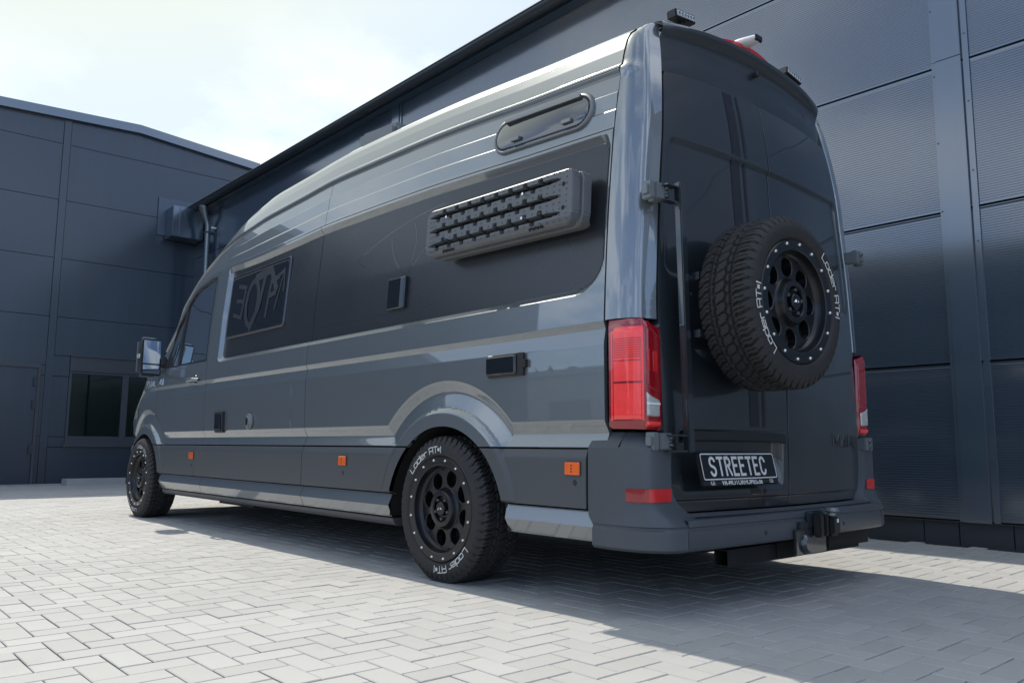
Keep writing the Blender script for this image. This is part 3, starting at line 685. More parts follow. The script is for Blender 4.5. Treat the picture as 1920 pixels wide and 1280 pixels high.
# ---------------------------------------------------------------- bumper
UP = [(-.957, -.965), (-.957, -1.08), (-.948, -1.17), (-.930, -1.228), (-.895, -1.248), (-.80, -1.252)]
LOW = [(-.957, -.985), (-.961, -1.10), (-.951, -1.19), (-.925, -1.258), (-.875, -1.304), (-.80, -1.326)]
def pathpt(P, t):
    t = max(0, min(.99999, t))*(len(P)-1); i = int(t); f = t-i
    p = [P[max(0, i-1)], P[i], P[i+1], P[min(len(P)-1, i+2)]]
    def cr(k): return .5*((2*p[1][k])+(-p[0][k]+p[2][k])*f+(2*p[0][k]-5*p[1][k]+4*p[2][k]-p[3][k])*f*f+(-p[0][k]+3*p[1][k]-3*p[2][k]+p[3][k])*f**3)
    return cr(0), cr(1)
for side in (-1, 1):
    vs, fs = [], []; nu = 40
    zs = [.252, .258, .264, .30, .330, .336, .342, .348, .375, .40, .43, .46, .49, .53, .60, .635, .638, .641, .670, .690, .699]
    for z in zs:
        for i in range(nu+1):
            t = i/nu; ux, uy = pathpt(UP, t); lx, ly = pathpt(LOW, t)
            f = sm((.43-z)/.085)*(sm((t-.15)/.5)*.9+.1 if z > .36 else 1)
            ztop = z
            x, y = lerp(ux, lx, f), lerp(uy, ly, f); n_ = Vector((x, y+.9)).normalized()
            ins = 0
            if z < .262: ins = (.262-z)*1.6
            if .335 < z < .347: ins = .005
            if z > .638: ins = (z-.638)*.85
            x += ins*(1 if t < .75 else .3); y += ins*(0 if t < .3 else .9)
            if t > .8: x += (1-max(0,min(1,(z-.375)/.10)))*.075*sm((t-.8)/.2)*(1 if z > .36 else 0)
            vs.append(Vector((x*(-side), y, ztop)))
    m0 = nu+1
    for i in range(len(zs)-1):
        for j in range(nu):
            fs.append((i*m0+j, i*m0+j+1, (i+1)*m0+j+1, (i+1)*m0+j))
    k = len(vs); top = (len(zs)-1)*m0
    vs += [vs[top+j]+Vector((side*-.06 if j < nu*.7 else 0, .06, 0)) for j in range(m0)]
    for j in range(nu): fs.append((top+j, top+j+1, k+j+1, k+j))
    k = len(vs); ii = [i for i in range(len(zs)) if zs[i] > .34]; vs += [Vector((vs[i*m0+nu].x-side*.03, -1.19, zs[i])) for i in ii]
    for a_i in range(len(ii)-1): fs.append((ii[a_i]*m0+nu, k+a_i, k+a_i+1, ii[a_i+1]*m0+nu))
    k = len(vs); vs += [vs[i*m0]+Vector((-side*.03, 0, 0)) for i in range(len(zs))]
    for i in range(len(zs)-1): fs.append((i*m0, (i+1)*m0, k+i+1, k+i))
    bc = link('bumper_corner', vs, fs, 'bumper', van, True, sharp=35)
    MB().lathe([(-1.3155, .0001), (-1.3155, .009), (-1.3125, .011)], 14, 'y', (side*.845, .006, .305)).build('parking_sensor', 'black', bc, True)
    # reflector wrapping the corner
    for (ta, tb, m, nm) in ((.36, .665, 'reddark', 'reflector'), (.67, .985, 'redrefl', 'reflector')):
        vs, fs = [], []
        for i in range(17):
            t = lerp(ta, tb, i/16); x, y = pathpt(UP, t)
            for z, o in ((.434, -.004), (.437, .004), (.484, .004), (.488, -.004)): vs.append(Vector(((x-o*(1 if t < .72 else 0))*(-side), y-o*(1 if t > .5 else 0), z)))
        for i in range(16):
            for k in range(3): fs.append((i*4+k, i*4+k+1, i*4+k+5, i*4+k+4))
        link(nm, vs, fs, m, bc, True, sharp=35)
# middle of the bumper with the step
vs, fs = [], []; nx_ = 40
BP = [(.254, .012), (.260, .004), (.266, 0), (.328, 0), (.333, .005), (.341, .005), (.345, 0), (.362, .001), (.3685, .007), (.3705, .02)]
for i in range(nx_+1):
    s = -1+2*i/nx_; x = s*.797; y = -1.326-.045*(1-s*s)
    for (z, dy) in BP: vs.append(Vector((x, y+dy, z+(.004*(1-s*s)))))
    vs.append(Vector((x, yr(x, .4)+.012, .383)))
m0 = len(BP)+1
for i in range(nx_):
    for k in range(m0-1): fs.append((i*m0+k, (i+1)*m0+k, (i+1)*m0+k+1, i*m0+k+1))
bm_ = link('bumper', vs, fs, 'bumper', van, True, sharp=35)
mb = MB()
for i in range(7):      # tread strips on the step
    a = i/7; pts = []
    for k in range(21):
        s = -.97+1.94*k/20; x = s*.797; y0 = -1.300-.045*(1-s*s); y1 = yr(x, .4)-.012; y = lerp(y0, y1, .1+a*.85); z = lerp(.3745, .382, .1+a*.85)+.0045
        pts.append((x, y, z))
    mb.tube(pts, .0035, 6)
mb.build('step_tread', 'clad', bm_, True)
for x in (-.33, .33): MB().lathe([(0, .0001), (0, .009), (.003, .011)], 14, 'y', (x, -1.326-.045*(1-(x/.8)**2)-.001, .300)).build('parking_sensor', 'black', bm_, True)

# ---------------------------------------------------------------- tail lamps
def lamp_path(t, o=0.):
    P = [(-.950-o, -1.068), (-.948-o, -1.12), (-.940-o, -1.17), (-.925-o*.8, -1.208-o*.3), (-.905-o*.4, -1.226-o), (-.875, -1.228-o), (-.812, -1.224-o)]
    return pathpt(P, t)
for side in (-1, 1):
    par = None
    def lz_top(t): return 1.136-.010*sm((t-.55)/.1)-.022*sm((t-.75)/.25)
    def lz_bot(t): return .712-.006*t if t > .06 else .722-.01*(t/.06)
    def lens(name, t0, t1, za, zb, m, parent, o=.004, n=24, nz=10, bev=True):
        vs, fs = [], []
        for j in range(nz+1):
            for i in range(n+1):
                t = lerp(t0, t1, i/n); z = lerp(za(t), zb(t), j/nz)
                e = min(i, n-i, j, nz-j); oo = o-(0.008 if e == 0 and bev else 0)
                x, y = lamp_path(t, oo); vs.append(Vector((x*(-side), y, z)))
        for j in range(nz):
            for i in range(n): fs.append((j*(n+1)+i, j*(n+1)+i+1, (j+1)*(n+1)+i+1, (j+1)*(n+1)+i))
        return link(name, vs, fs, m, parent, True, sharp=25)
    zw0, zw1 = .752, .862
    body = lens('tail_lamp', 0., 1., lz_bot, lz_top, 'reddark', van, .002, 30, 16)
    tc_ = .62
    lens('red_lens', .045, tc_-.01, lambda t: .730, lambda t: 1.118 if t > .12 else 1.105, 'red', body, .0045, 20, 20)
    lens('red_lens', tc_+.0, .965, lambda t: lerp(.872, .838, (t-tc_)/(.965-tc_)), lambda t: lerp(1.115, 1.086, (t-tc_)/(.965-tc_)), 'reddark', body, .0045, 14, 16)
    lens('white_lens', tc_+.01, .95, lambda t: zw0, lambda t: lerp(.862, .826, (t-tc_)/(.965-tc_)), 'clear', body, .0052, 14, 8)
    lens('red_lens', tc_-.0, .965, lambda t: .718, lambda t: .745, 'red', body, .0045, 14, 3)
    if side < 0:
        for (a, b, c, d) in ((.10, .55, .885, .893), (.10, .55, .742, .746), (.10, .108, .75, 1.08), (.53, .538, .75, 1.06), (.10, .53, .972, .975)):
            lens('lens_rib', a, b, lambda t: c, lambda t: d, 'reddark', body, .0054, 10, 2, False)
        lens('lens_rib', tc_+.02, .94, lambda t: .803, lambda t: .811, 'whitepl', body, .0062, 6, 2, False)
        for k in range(9): lens('reflex_row', .115, .525, lambda t: .985+k*.009, lambda t: .9885+k*.009, 'redrefl', body, .0052, 10, 1, False)
        for (a, b, c, d) in ((.66, .76, .90, 1.05), (.82, .92, .90, 1.04)): lens('lens_cell', a, b, lambda t: c, lambda t: d, 'redrefl', body, .0056, 6, 4)

# ---------------------------------------------------------------- door hinges and the spare wheel carrier
for side in (-1, 1):
    for (z0, z1) in ((1.600, 1.672), (.622, .690)):
        mb = MB(); s = side
        mb.box(-.962, -.935, -1.262, -1.215, z0, z1, .004).box(-.972, -.958, -1.252, -1.222, z0+.016, z1-.016, .003).box(-.936, -.862, -1.268, -1.240, z0+.002, z1-.002, .004).box(-.905, -.862, -1.246, -1.20, z0+.006, z1-.006, .003)
        mb.v = [v+Vector((.055, 0, .008)) for v in mb.v]
        if s > 0: mb.v = [Vector((-v.x*.975, v.y, v.z)) for v in mb.v]
        hg = mb.build('door_hinge', 'hinge', van, False)
        b2 = MB()
        for zz_ in (z0+.020, z1-.020): b2.lathe([(-.012, .0001), (-.011, .006), (-.006, .011), (0, .012)], 12, 'y', (-.820 if s < 0 else .835, -1.268, zz_+.008))
        b2.build('hinge_bolt', 'steel', hg, True)
sc_ = MB()
sc_.box(-.748, -.710, -1.315, -1.285, .622, 1.690, .004)
sc_.v = [Vector((v.x-(.030*(v.z-.622)/1.07), v.y+.012, v.z)) for v in sc_.v]
for (z0, z1) in ((1.600, 1.672), (.622, .690)):
    for z in (z0+.002, z1-.006): sc_.box(-.845, -.749-(.028 if z > 1 else 0), -1.296, -1.262, z, z+.006)
    
for z in (1.30, 1.07): sc_.box(-.709, -.20, -1.335, -1.305, z, z+.03)
sc_.box(-.52, -.26, -1.36, -1.336, 1.06, 1.34)
carrier = sc_.build('wheel_carrier', 'paint_dark', van)

# ---------------------------------------------------------------- wheels
RB, RT = .237, .350
def tyre_mesh(flat, seed):
    NT, prof = 768, []
    # (x, r, kind) from the outer bead round the tread to the inner bead; x grows inboard
    for (x, r) in ((.012, .245), (.002, .250), (-.006, .257), (-.0105, .264), (-.0115, .285), (-.010, .304), (-.004, .318), (.002, .328)): prof.append((x, r, 0))
    nt_ = 44
    for i in range(nt_+1):
        u = i/nt_; x = .006+.218*u; e = abs(u-.5)*2; r = RT-.004*e**2-.014*max(0, (e-.86)/.14)**2; prof.append((x, r, 1))
    for (x, r) in ((.230, .325), (.238, .30), (.238, .27), (.225, .247)): prof.append((x, r, 0))
    n = len(prof); co = []; 
    for a in range(NT):
        th = 2*math.pi*a/NT; s = a/NT
        for (x, r, k) in prof:
            d = 0.
            if k or r > .316:
                u = (x-.006)/.218 if k else (0. if x < .1 else 1.)
                v = s*52
                if .30 < u < .70:                                  # centre: zig-zag ribs with sipes
                    for c0 in (.385, .615):
                        w = .016+.006*(1 if (v*1.0) % 1 < .5 else 0); cc = c0+.012*(1 if (v*1.) % 1 < .5 else -1)
                        if abs(u-cc) < w: d = .0115
                    ph = (v+(u-.5)*2.2) % 1
                    if ph < .13 and (abs(u-.5) < .10): d = max(d, .008)
                else:
                    us = u if u < .5 else 1-u; sg = 1 if u < .5 else -1
                    if abs(us-.285) < .022: d = .0115
                    ph = (v+sg*(us*2.4)+(.5 if u > .5 else 0)+.10*math.sin(us*25)) % 1
                    if us < .285:
                        if ph < .24: d = .0115
                        elif abs(ph-.62) < .05 and us > .04: d = .006
                if .30 < u < .385 or .615 < u < .70:
                    sg = 1 if u < .5 else -1; ph = (v+sg*u*3.2+.3) % 1
                    if ph < .20: d = .011
            if not k and .316 < r < .330: d = .007 if ((s*52) + (0 if x < .1 else .5)) % 1 < .22 else (.0 if r > .32 else -.0)
            rr = r-d
            if not k and .262 < r < .31 and False: pass
            co.append((x, -rr*math.sin(th), rr*math.cos(th)))
    if flat:
        co = [(x-(.010*sm((-.30-z)/.05) if x < .1 else -.010*sm((-.30-z)/.05)), y, max(z, -flat)) for x, y, z in co]
    fs = [(a*n+j, a*n+j+1, ((a+1) % NT)*n+j+1, ((a+1) % NT)*n+j) for a in range(NT) for j in range(n-1)]
    me = bpy.data.meshes.new('tyre'); me.from_pydata(co, [], fs); me.materials.append(MT['rubber'])
    me.polygons.foreach_set('use_smooth', [True]*len(me.polygons)); me.set_sharp_from_angle(angle=R(32)); return me
GLY = {  # square techno strokes: (advance, polylines)
    'L': (.86, [[(0, 1), (0, 0), (.70, 0)]]),
    'o': (.86, [[(.08, 0), (.62, 0), (.70, .08), (.70, .60), (.62, .68), (.08, .68), (0, .60), (0, .08), (.08, 0)]]),
    'd': (.86, [[(.70, 1), (.70, 0), (.08, 0), (0, .08), (0, .60), (.08, .68), (.70, .68)]]),
    'e': (.86, [[(0, .36), (.70, .36), (.70, .60), (.62, .68), (.08, .68), (0, .60), (0, .08), (.08, 0), (.62, 0)]]),
    'r': (.62, [[(0, 0), (0, .60), (.08, .68), (.50, .68)]]),
    'A': (.90, [[(0, 0), (0, .92), (.08, 1), (.66, 1), (.74, .92), (.74, 0)], [(0, .42), (.74, .42)]]),
    'T': (.80, [[(0, 1), (.72, 1)], [(.36, 1), (.36, 0)]]),
    '#': (.46, [[(.08, .25), (.08, .75)], [(.26, .25), (.26, .75)], [(0, .40), (.34, .40)], [(0, .60), (.34, .60)]]),
    '1': (.3, [[(.05, .85), (.12, 1), (.12, 0)]]), ' ': (.42, [])}
def arc_text(txt, mid, size, r0, xp):
    KS = 1.36; tot = sum(GLY[c][0] for c in txt)*size*KS; x = -tot/2; vs, fs = [], []; w = .055*size*1.35
    def P(a, b): th = mid+a/(r0+size*.4); rr = r0+b; return Vector((xp, -rr*math.sin(th), rr*math.cos(th)))
    for c in txt:
        adv, polys = GLY[c]
        for pl in polys:
            pts = []
            for i in range(len(pl)-1):
                m_ = max(1, int(math.hypot(pl[i+1][0]-pl[i][0], pl[i+1][1]-pl[i][1])/.15))
                for k in range(m_): pts.append((lerp(pl[i][0], pl[i+1][0], k/m_), lerp(pl[i][1], pl[i+1][1], k/m_)))
            pts.append(pl[-1])
            for i in range(len(pts)-1):
                (a0, b0), (a1, b1) = pts[i], pts[i+1]; dx, dz = a1-a0, b1-b0; l = math.hypot(dx, dz); ex, ez = dx/l*w, dz/l*w
                A0, B0, A1, B1 = a0*size*KS+x, b0*size, a1*size*KS+x, b1*size; q = len(vs)
                vs += [P(A0-ex*.6-ez, B0-ez*.6+ex), P(A0-ex*.6+ez, B0-ez*.6-ex), P(A1+ex*.6+ez, B1+ez*.6-ex), P(A1+ex*.6-ez, B1+ez*.6+ex)]; fs.append((q, q+1, q+2, q+3))
        x += adv*size*KS
    # small thickness so that overlapping strokes never share a plane
    for k in range(0, len(vs), 4):
        for j in range(4): vs[k+j].x -= (k//4 % 7)*.00005
    return vs, fs
def wheel(name, tm, bolt_ph, hole_ph, lug_ph, text_ph, parent):
    rb_ = MB()
    rb_.lathe([(.010, .252), (-.002, .250), (-.006, .246), (-.006, .210), (-.003, .206), (.012, .203), (.022, .200), (.030, .196), (.034, .1915)], 96)
    rb_.lathe([(.034, .1915), (.0375, .189)], 96)
    rb_.lathe([(.0385, .1015), (.036, .098), (.026, .092), (.014, .088), (.008, .085), (.006, .080), (.006, .064), (.010, .061), (.026, .059)], 72)
    rb_.lathe([(.026, .059), (.026, .0001)], 72)
    rb_.lathe([(.034, .1915), (.08, .187), (.16, .19), (.225, .235)], 72)
    NH, n = 8, 40; rhc, rh_ = .1455, .0385
    for k in range(NH):
        th0 = hole_ph+k*2*math.pi/NH; sec = math.pi/NH
        circ, outer = [], []
        for i in range(n):
            a = 2*math.pi*i/n; dx, dr = math.cos(a), math.sin(a); cx_, cr_ = rh_*dx, rhc+rh_*dr
            # ray out to the sector outline in (tangential, radial) space
            t = .0
            for st_ in range(400):
                t += .0005; X, Rr = t*dx, rhc+t*dr; rad = math.hypot(X, Rr); an = abs(math.atan2(X, Rr))
                if rad > .189 or rad < .1015 or an > sec: break
            circ.append((cx_, cr_)); outer.append((X, Rr))
        def P(p, x): rad = math.hypot(*p); an = th0+math.atan2(p[0], p[1]); return Vector((x, -rad*math.sin(an), rad*math.cos(an)))
        L0 = [P(p, .0380) for p in outer]; L1 = [P((q[0]*1.08, rhc+(q[1]-rhc)*1.08), .0380) for q in circ]; L2 = [P(q, .0412) for q in circ]; L3 = [P(q, .075) for q in circ]
        vs = L0+L1+L2+L3; fs = []
        for a in range(3):
            for i in range(n): fs.append((a*n+i, a*n+(i+1) % n, (a+1)*n+(i+1) % n, (a+1)*n+i))
        rb_.add(vs, fs)
    w = rb_.build(name, 'rim', parent, True, 30)
    ty = bpy.data.objects.new('tyre', tm); col.objects.link(ty); ty.parent = w
    for i in range(16):
        if BOLT[0] is None:
            BOLT[0] = MB().lathe([(-.0125, .0001), (-.0120, .004), (-.0085, .0068), (-.0050, .0072)], 14).build('bolt', 'bolt', w, True).data; o = w.children[-1]
            o = [c for c in w.children if c.name.startswith('bolt')][0]
        else: o = bpy.data.objects.new('bolt', BOLT[0]); col.objects.link(o); o.parent = w
        a = bolt_ph+i*math.pi/8; o.location = (0, -.2285*math.sin(a)*RB/.2285*.985, .2285*math.cos(a)*RB/.2285*.985)
    for i in range(5):
        a = lug_ph+i*2*math.pi/5; MB().lathe([(.006, .0001), (.006, .006), (.010, .0085), (.026, .0085)], 12, 'x', (0, -.049*math.sin(a), .049*math.cos(a))).build('wheel_bolt', 'steel', w, True)
    MB().lathe([(.002, .0001), (.002, .029), (.005, .032), (.026, .034)], 32).build('hub_cap', 'rim', w, True)
    e = MB().tube([(.001, .018, -.006), (.001, .006, .006), (.001, .004, -.004)], .0022, 6).tube([(.001, -.004, .005), (.001, -.010, -.002), (.001, -.020, .002)], .0022, 6)
    e.build('hub_emblem', 'chrome', w, True)
    for ph in (text_ph, text_ph+math.pi):
        v, f = arc_text('Loder AT#1', ph, .030, .2665, -.0128); link('lettering', v, f, 'white', w)
    if False: pass
    return w
BOLT = [None]
TM = tyre_mesh(0, 1); TF = tyre_mesh(.341, 1)
w1 = wheel('wheel', TF, -.191, .26, .61, -.42, van); w1.location = (-.968, 0, .342)
w2 = wheel('wheel', TF, -.232, .1, .2, .35, van); w2.location = (-.975, 4.49, .342)
for (x, y) in ((.968, 0), (.975, 4.49)):
    w = w1.copy(); col.objects.link(w); w.location = (x, y, .342); w.rotation_euler = (0, 0, math.pi)
    for c in w1.children:
        if c.name.startswith(('tyre', 'bolt')): d = c.copy(); col.objects.link(d); d.parent = w
sw = wheel('spare_wheel', TM, -.323, -.06, .15, 1.20, van); sw.location = (-.387, -1.571, 1.219); sw.rotation_euler = (R(1.5), 0, R(90-2.4))

# underbody, arches
ub = MB(); ub.box(-.90, .90, -1.20, -.5, .30, .36); ub.box(-.90, .90, .5, 3.98, .26, .36); ub.box(-.60, .60, 5.0, 5.40, .25, .4); ub.box(-.62, .62, -.5, .5, .34, .6); ub.box(-.62, .62, 3.9, 5.1, .34, .7)
ub.tube([(-.8, 0, .34), (.8, 0, .34)], .05, 12); ub.lathe([(-.13, .05), (-.08, .13), (.08, .13), (.13, .05)], 20, 'x', (0, 0, .34))
ub.box(-.55, -.45, -1.2, 4.8, .22, .33); ub.box(.45, .55, -1.2, 4.8, .22, .33); ub.box(-.30, .25, 2.2, 3.0, .20, .30, .02); ub.box(-.86, -.50, 2.35, 3.0, .20, .27, .02)
ub.build('underbody', 'under', van)
for (ay, az, ar) in ARCH:
    for s in (-1, 1):
        vs, fs = [], []; n = 30
        for i in range(n+1):
            a = R(1+178*i/n); c, q = math.cos(a), math.sin(a)
            for (x, r) in ((.945, ar-.001), (.935, ar+.012), (.60, ar+.012)): vs.append(Vector((s*x, ay+r*c, az+r*q)))
        for i in range(n):
            for k in range(2): fs.append((i*3+k, i*3+k+1, i*3+k+4, i*3+k+3))
        k = len(vs); vs.append(Vector((s*.60, ay, az))); 
        for i in range(n): fs.append((i*3+2, (i+1)*3+2, k))
        link('wheel_arch_liner', vs, fs, 'under', van)
ls = MB().lathe([(-.958, .0001), (-.958, .006), (-.95, .008)], 10, 'x', (0, .452, .50)).lathe([(-.958, .0001), (-.958, .006), (-.95, .008)], 10, 'x', (0, .40, .60)).build('liner_screw', 'steel', van)

# ---------------------------------------------------------------- tow bar under the bumper
tb = MB(); M_ = Matrix.Identity(4)
def rtube(mb, x0, x1, yc, zc, hy, hz, t=.006, n=None):
    for (a, b, c, d) in ((yc-hy, yc+hy, zc+hz-t, zc+hz), (yc-hy, yc+hy, zc-hz, zc-hz+t), (yc-hy, yc-hy+t, zc-hz+t, zc+hz-t), (yc+hy-t, yc+hy, zc-hz+t, zc+hz-t)): mb.box(x0, x1, a, b, c, d)
rtube(tb, -.46, .66, -1.235, .198, .034, .034); tb.box(-.34, -.33, -1.20, -1.19, .16, .23)
tb.box(.30, .70, -1.300, -1.275, .185, .262, .003).box(-.10, .45, -1.275, -1.270, .17, .235)
tow = tb.build('tow_crossbar', 'under', van)
th = MB(); th.box(-.135, .12, -1.385, -1.372, .195, .300, .003).box(-.03, .10, -1.388, -1.371, .301, .372, .004).box(-.10, -.031, -1.3865, -1.3725, .3005, .330, .003)
hp = th.build('hitch_plate', 'paint_dark', tow)
MB().lathe([(-1.405, .0001), (-1.405, .030), (-1.398, .040), (-1.388, .044), (-1.372, .044)], 28, 'y', (-.055, 0, .238)).build('socket_cover', 'paint_dark', tow, True)
MB().box(.00, .035, -1.425, -1.389, .262, .360, .006).box(.040, .065, -1.43, -1.389, .266, .358, .006).box(.072, .145, -1.445, -1.389, .264, .352, .012).build('coupling_block', 'black', tow, True)
MB().tube([(.09, -1.43, .352), (.09, -1.43, .364), (.09, -1.43, .372), (.09, -1.43, .386)], [.02, .018, .034, .026], 20).build('tow_ball', 'hinge', tow, True)
MB().box(.105, .120, -1.4465, -1.4442, .322, .338).build('sticker', 'whitepl', tow)

# ---------------------------------------------------------------- plate and niche
def textmesh(txt, size, parent, name, m, loc, rot=(R(90), 0, 0), sx=1., bold=0., depth=.0006):
    c = bpy.data.curves.new(name, 'FONT'); c.body = txt; c.size = size; c.extrude = depth; c.offset = bold; c.align_x = 'CENTER'; c.align_y = 'CENTER'
    o = bpy.data.objects.new(name, c); col.objects.link(o); bpy.context.view_layer.update()
    me = bpy.data.meshes.new_from_object(o.evaluated_get(bpy.context.evaluated_depsgraph_get())); bpy.data.objects.remove(o); me.name = name
    me.materials.clear(); me.materials.append(MT[m])
    for v in me.vertices: v.co.x *= sx
    o = bpy.data.objects.new(name, me); col.objects.link(o); o.parent = parent; o.location = loc; o.rotation_euler = rot; return o
pc = Vector((-.438, -1.318, .566)); tilt = R(12)
PM = Matrix.Translation(pc) @ Matrix.Rotation(-tilt, 4, 'X')
MB().box(-.275, .275, .000, .012, -.076, .060, .006, PM).build('plate_holder', 'black', van, True)
pl = MB().box(-.266, .266, -.003, -.0005, -.055, .057, .001, PM).build('number_plate', 'plate', van)
ol_o, ol_i = rrect(-.262, .262, -.051, .053, (.010,)*4, 6, 9), rrect(-.2575, .2575, -.0465, .0485, (.007,)*4, 6, 9)
n = len(ol_o); link('plate_border', [PM @ Vector((p[0], -.0038, p[1])) for p in ol_o+ol_i], [(i, (i+1) % n, n+(i+1) % n, n+i) for i in range(n)], 'white', pl)
def platetext(txt, size, x, z, sx, bold, m='white', y=-.0042):
    o = textmesh(txt, size, pl, 'lettering', m, (0, 0, 0), (0, 0, 0), sx, bold); 
    o.matrix_local = PM @ Matrix.Translation((x, y, z)) @ Matrix.Rotation(R(90), 4, 'X'); return o
# plate letters: narrow strokes of constant width
def pglyph(ch):
    W_ = .60
    arc = lambda cx, cy, rx, ry, a0, a1, n=9: [(cx+rx*math.cos(R(a0+(a1-a0)*i/n)), cy+ry*math.sin(R(a0+(a1-a0)*i/n))) for i in range(n+1)]
    return {'S': [arc(.30, .77, .27, .23, 15, 180)+arc(.30, .72, .27, .21, 185, 232, 4)+[(.42, .46)]+arc(.30, .28, .27, .22, 40, 0, 4)+arc(.30, .24, .27, .24, -5, -165)],
            'T': [[(0, 1), (.60, 1)], [(.30, 1), (.30, 0)]],
            'R': [[(0, 0), (0, 1), (.28, 1)]+arc(.28, .77, .26, .23, 90, -90)+[(0, .54)], [(.26, .54), (.56, 0)]],
            'E': [[(.52, 1), (0, 1), (0, 0), (.52, 0)], [(0, .54), (.42, .54)]],
            'C': [arc(.30, .74, .28, .26, 5, 180)+arc(.30, .26, .28, .26, 180, 355)]}[ch]
def strokes(polys, x0, z0, sx, sz, w, fnP, extra=0):
    vs, fs = [], []
    for pi_, pl_ in enumerate(polys):
        q = [(x0+p[0]*sx, z0+p[1]*sz) for p in pl_]; k0 = len(vs)
        for i, p in enumerate(q):
            a, b = q[max(0, i-1)], q[min(len(q)-1, i+1)]
            if 0 < i < len(q)-1:
                d1 = Vector((p[0]-q[i-1][0], p[1]-q[i-1][1])).normalized(); d2 = Vector((q[i+1][0]-p[0], q[i+1][1]-p[1])).normalized(); d = (d1+d2).normalized(); nrm = Vector((-d.y, d.x)); s_ = w/2/max(.5, nrm.dot(Vector((-d1.y, d1.x))))
            else:
                d = Vector((b[0]-a[0], b[1]-a[1])).normalized(); nrm = Vector((-d.y, d.x)); s_ = w/2; sg = -1 if i == 0 else 1; p = (p[0]+d.x*w*.35*sg, p[1]+d.y*w*.35*sg)
            vs += [fnP(p[0]+nrm.x*s_, p[1]+nrm.y*s_, pi_), fnP(p[0]-nrm.x*s_, p[1]-nrm.y*s_, pi_)]
        for i in range(len(q)-1): fs.append((k0+2*i, k0+2*i+1, k0+2*i+3, k0+2*i+2))
    return vs, fs
txt = 'STREETEC'; x = -.208; 
for ch in txt:
    v, f = strokes(pglyph(ch), x, -.033, .058, .068, .0115, lambda a, b, i: PM @ Vector((a, -.0042-.0002*i, b)))
    link('letter', v, f, 'white', pl); x += {'S': .0535, 'T': .053, 'R': .0525, 'E': .0485, 'C': .05}[ch]
platetext('VR-MOTORHOMES.de', .030, 0, -.063, 1.0, .0004, y=-.0008); platetext('GE', .024, -.205, -.063, 1, 0, y=-.0008); platetext('GE', .024, .215, -.063, 1, 0, y=-.0008)
# handle bar over the plate
mb = MB(); 
vs, fs = [], []
for i in range(31):
    s = i/30; x = lerp(-.715, -.040, s); 
    for (dy, z) in ((.03, .712), (-.004, .713), (-.010, .706), (-.010, .672), (-.004, .666), (.03, .666)): vs.append(Vector((x, yr(x, .7)+dy, z-.006*(abs(2*s-1)**12))))
for i in range(30):
    for k in range(5): fs.append((i*6+k, i*6+k+1, i*6+k+7, i*6+k+6))
link('handle_strip', vs, fs, 'stripe', DL, True, sharp=30)
# brand letters on right door
def prism_letters(word, x0, z0, h, wd, gap, w, depth, m, name, fnP, parent):
    G = {'M': [[(0, 0), (0, 1), (.5, .35), (1, 1), (1, 0)]], 'A': [[(0, 0), (.5, 1), (1, 0)], [(.2, .32), (.8, .32)]], 'N': [[(0, 0), (0, 1), (1, 0), (1, 1)]],
         'I': [[(.5, 0), (.5, 1)]], 'B': [[(0, 0), (0, 1), (.8, 1), (1, .8), (.8, .55), (0, .55)], [(.8, .53), (1, .3), (.8, 0), (0, 0)]], 'L': [[(0, 1), (0, 0), (.9, 0)]]}
    for ch in word:
        v, f = strokes(G.get(ch, G['I']), x0, z0, wd, h, w, lambda a, b, i: (a, b, i)); k = len(v)
        V = [fnP(a, b, depth+.0003*i) for a, b, i in v]+[fnP(a, b, 0) for a, b, i in v]
        F = [tuple(q) for q in f]
        ed = {}
        for q in f:
            for i in range(4): e = (q[i], q[(i+1) % 4]); ed[e] = 1
        for (a, b) in list(ed):
            if (b, a) not in ed: F.append((a, b, b+k, a+k))
        link(name, V, F, m, parent); x0 += wd+gap
prism_letters('MAN', .447, .651, .050, .066, .034, .0098, .005, 'hinge', 'badge_letter', lambda a, b, d: doorpt(a, b)+Vector((0, -d-.001, 0)), DR)
prism_letters('MAN', .4478, .651, .050, .066, .034, .0086, .0065, 'stripe', 'badge_letter', lambda a, b, d: doorpt(a, b)+Vector((0, -d-.001, 0)), DR)

# ---------------------------------------------------------------- fittings on the left side
def on_side(y, L, off): return surf(y, L, -1, off)
def side_box(name, y0, y1, z0, z1, o0, o1, m, parent=van, bev=.004, rad=None):
    """bevelled plate that follows the side wall; o0, o1 = distance of back and front from the skin"""
    r = rad or .004; xb = -surf((y0+y1)/2, (z0+z1)/2, -1).x
    ol = rrect(y0, y1, z0, z1, (r,)*4, 8 if r > .01 else 3, 1.)
    cy, cz = (y0+y1)/2, (z0+z1)/2; vs, fs = [], []; n = len(ol)
    xf = lambda y, z, o: Vector((-(xlo(z)+o), y, zmap(y, z)))
    l0, l1 = interp(WT, z0)-wl, interp(WT, z1)-wl
    def xlo(z): return lerp(x_at[0], x_at[1], (z-z0)/(z1-z0))
    for (s, o) in ((0, o0), (0, o1-bev), (bev, o1)):
        for p in ol: vs.append(xf(p[0]-(s if p[0] > cy else -s), p[1]-(s if p[1] > cz else -s), o))
    for k in range(2):
        for i in range(n): fs.append((k*n+i, k*n+(i+1) % n, (k+1)*n+(i+1) % n, (k+1)*n+i))
    fs.append(tuple(2*n+i for i in range(n)))
    return link(name, vs, fs, m, parent, False)
wl = 0; x_at = [0, 0]
def sbox(name, y0, y1, z0, z1, o0, o1, m, parent=van, bev=.004, rad=None):
    cy = (y0+y1)/2; x_at[0], x_at[1] = wofs(cy, z0), wofs(cy, z1)
    return side_box(name, y0, y1, z0, z1, o0, o1, m, parent, bev, rad)
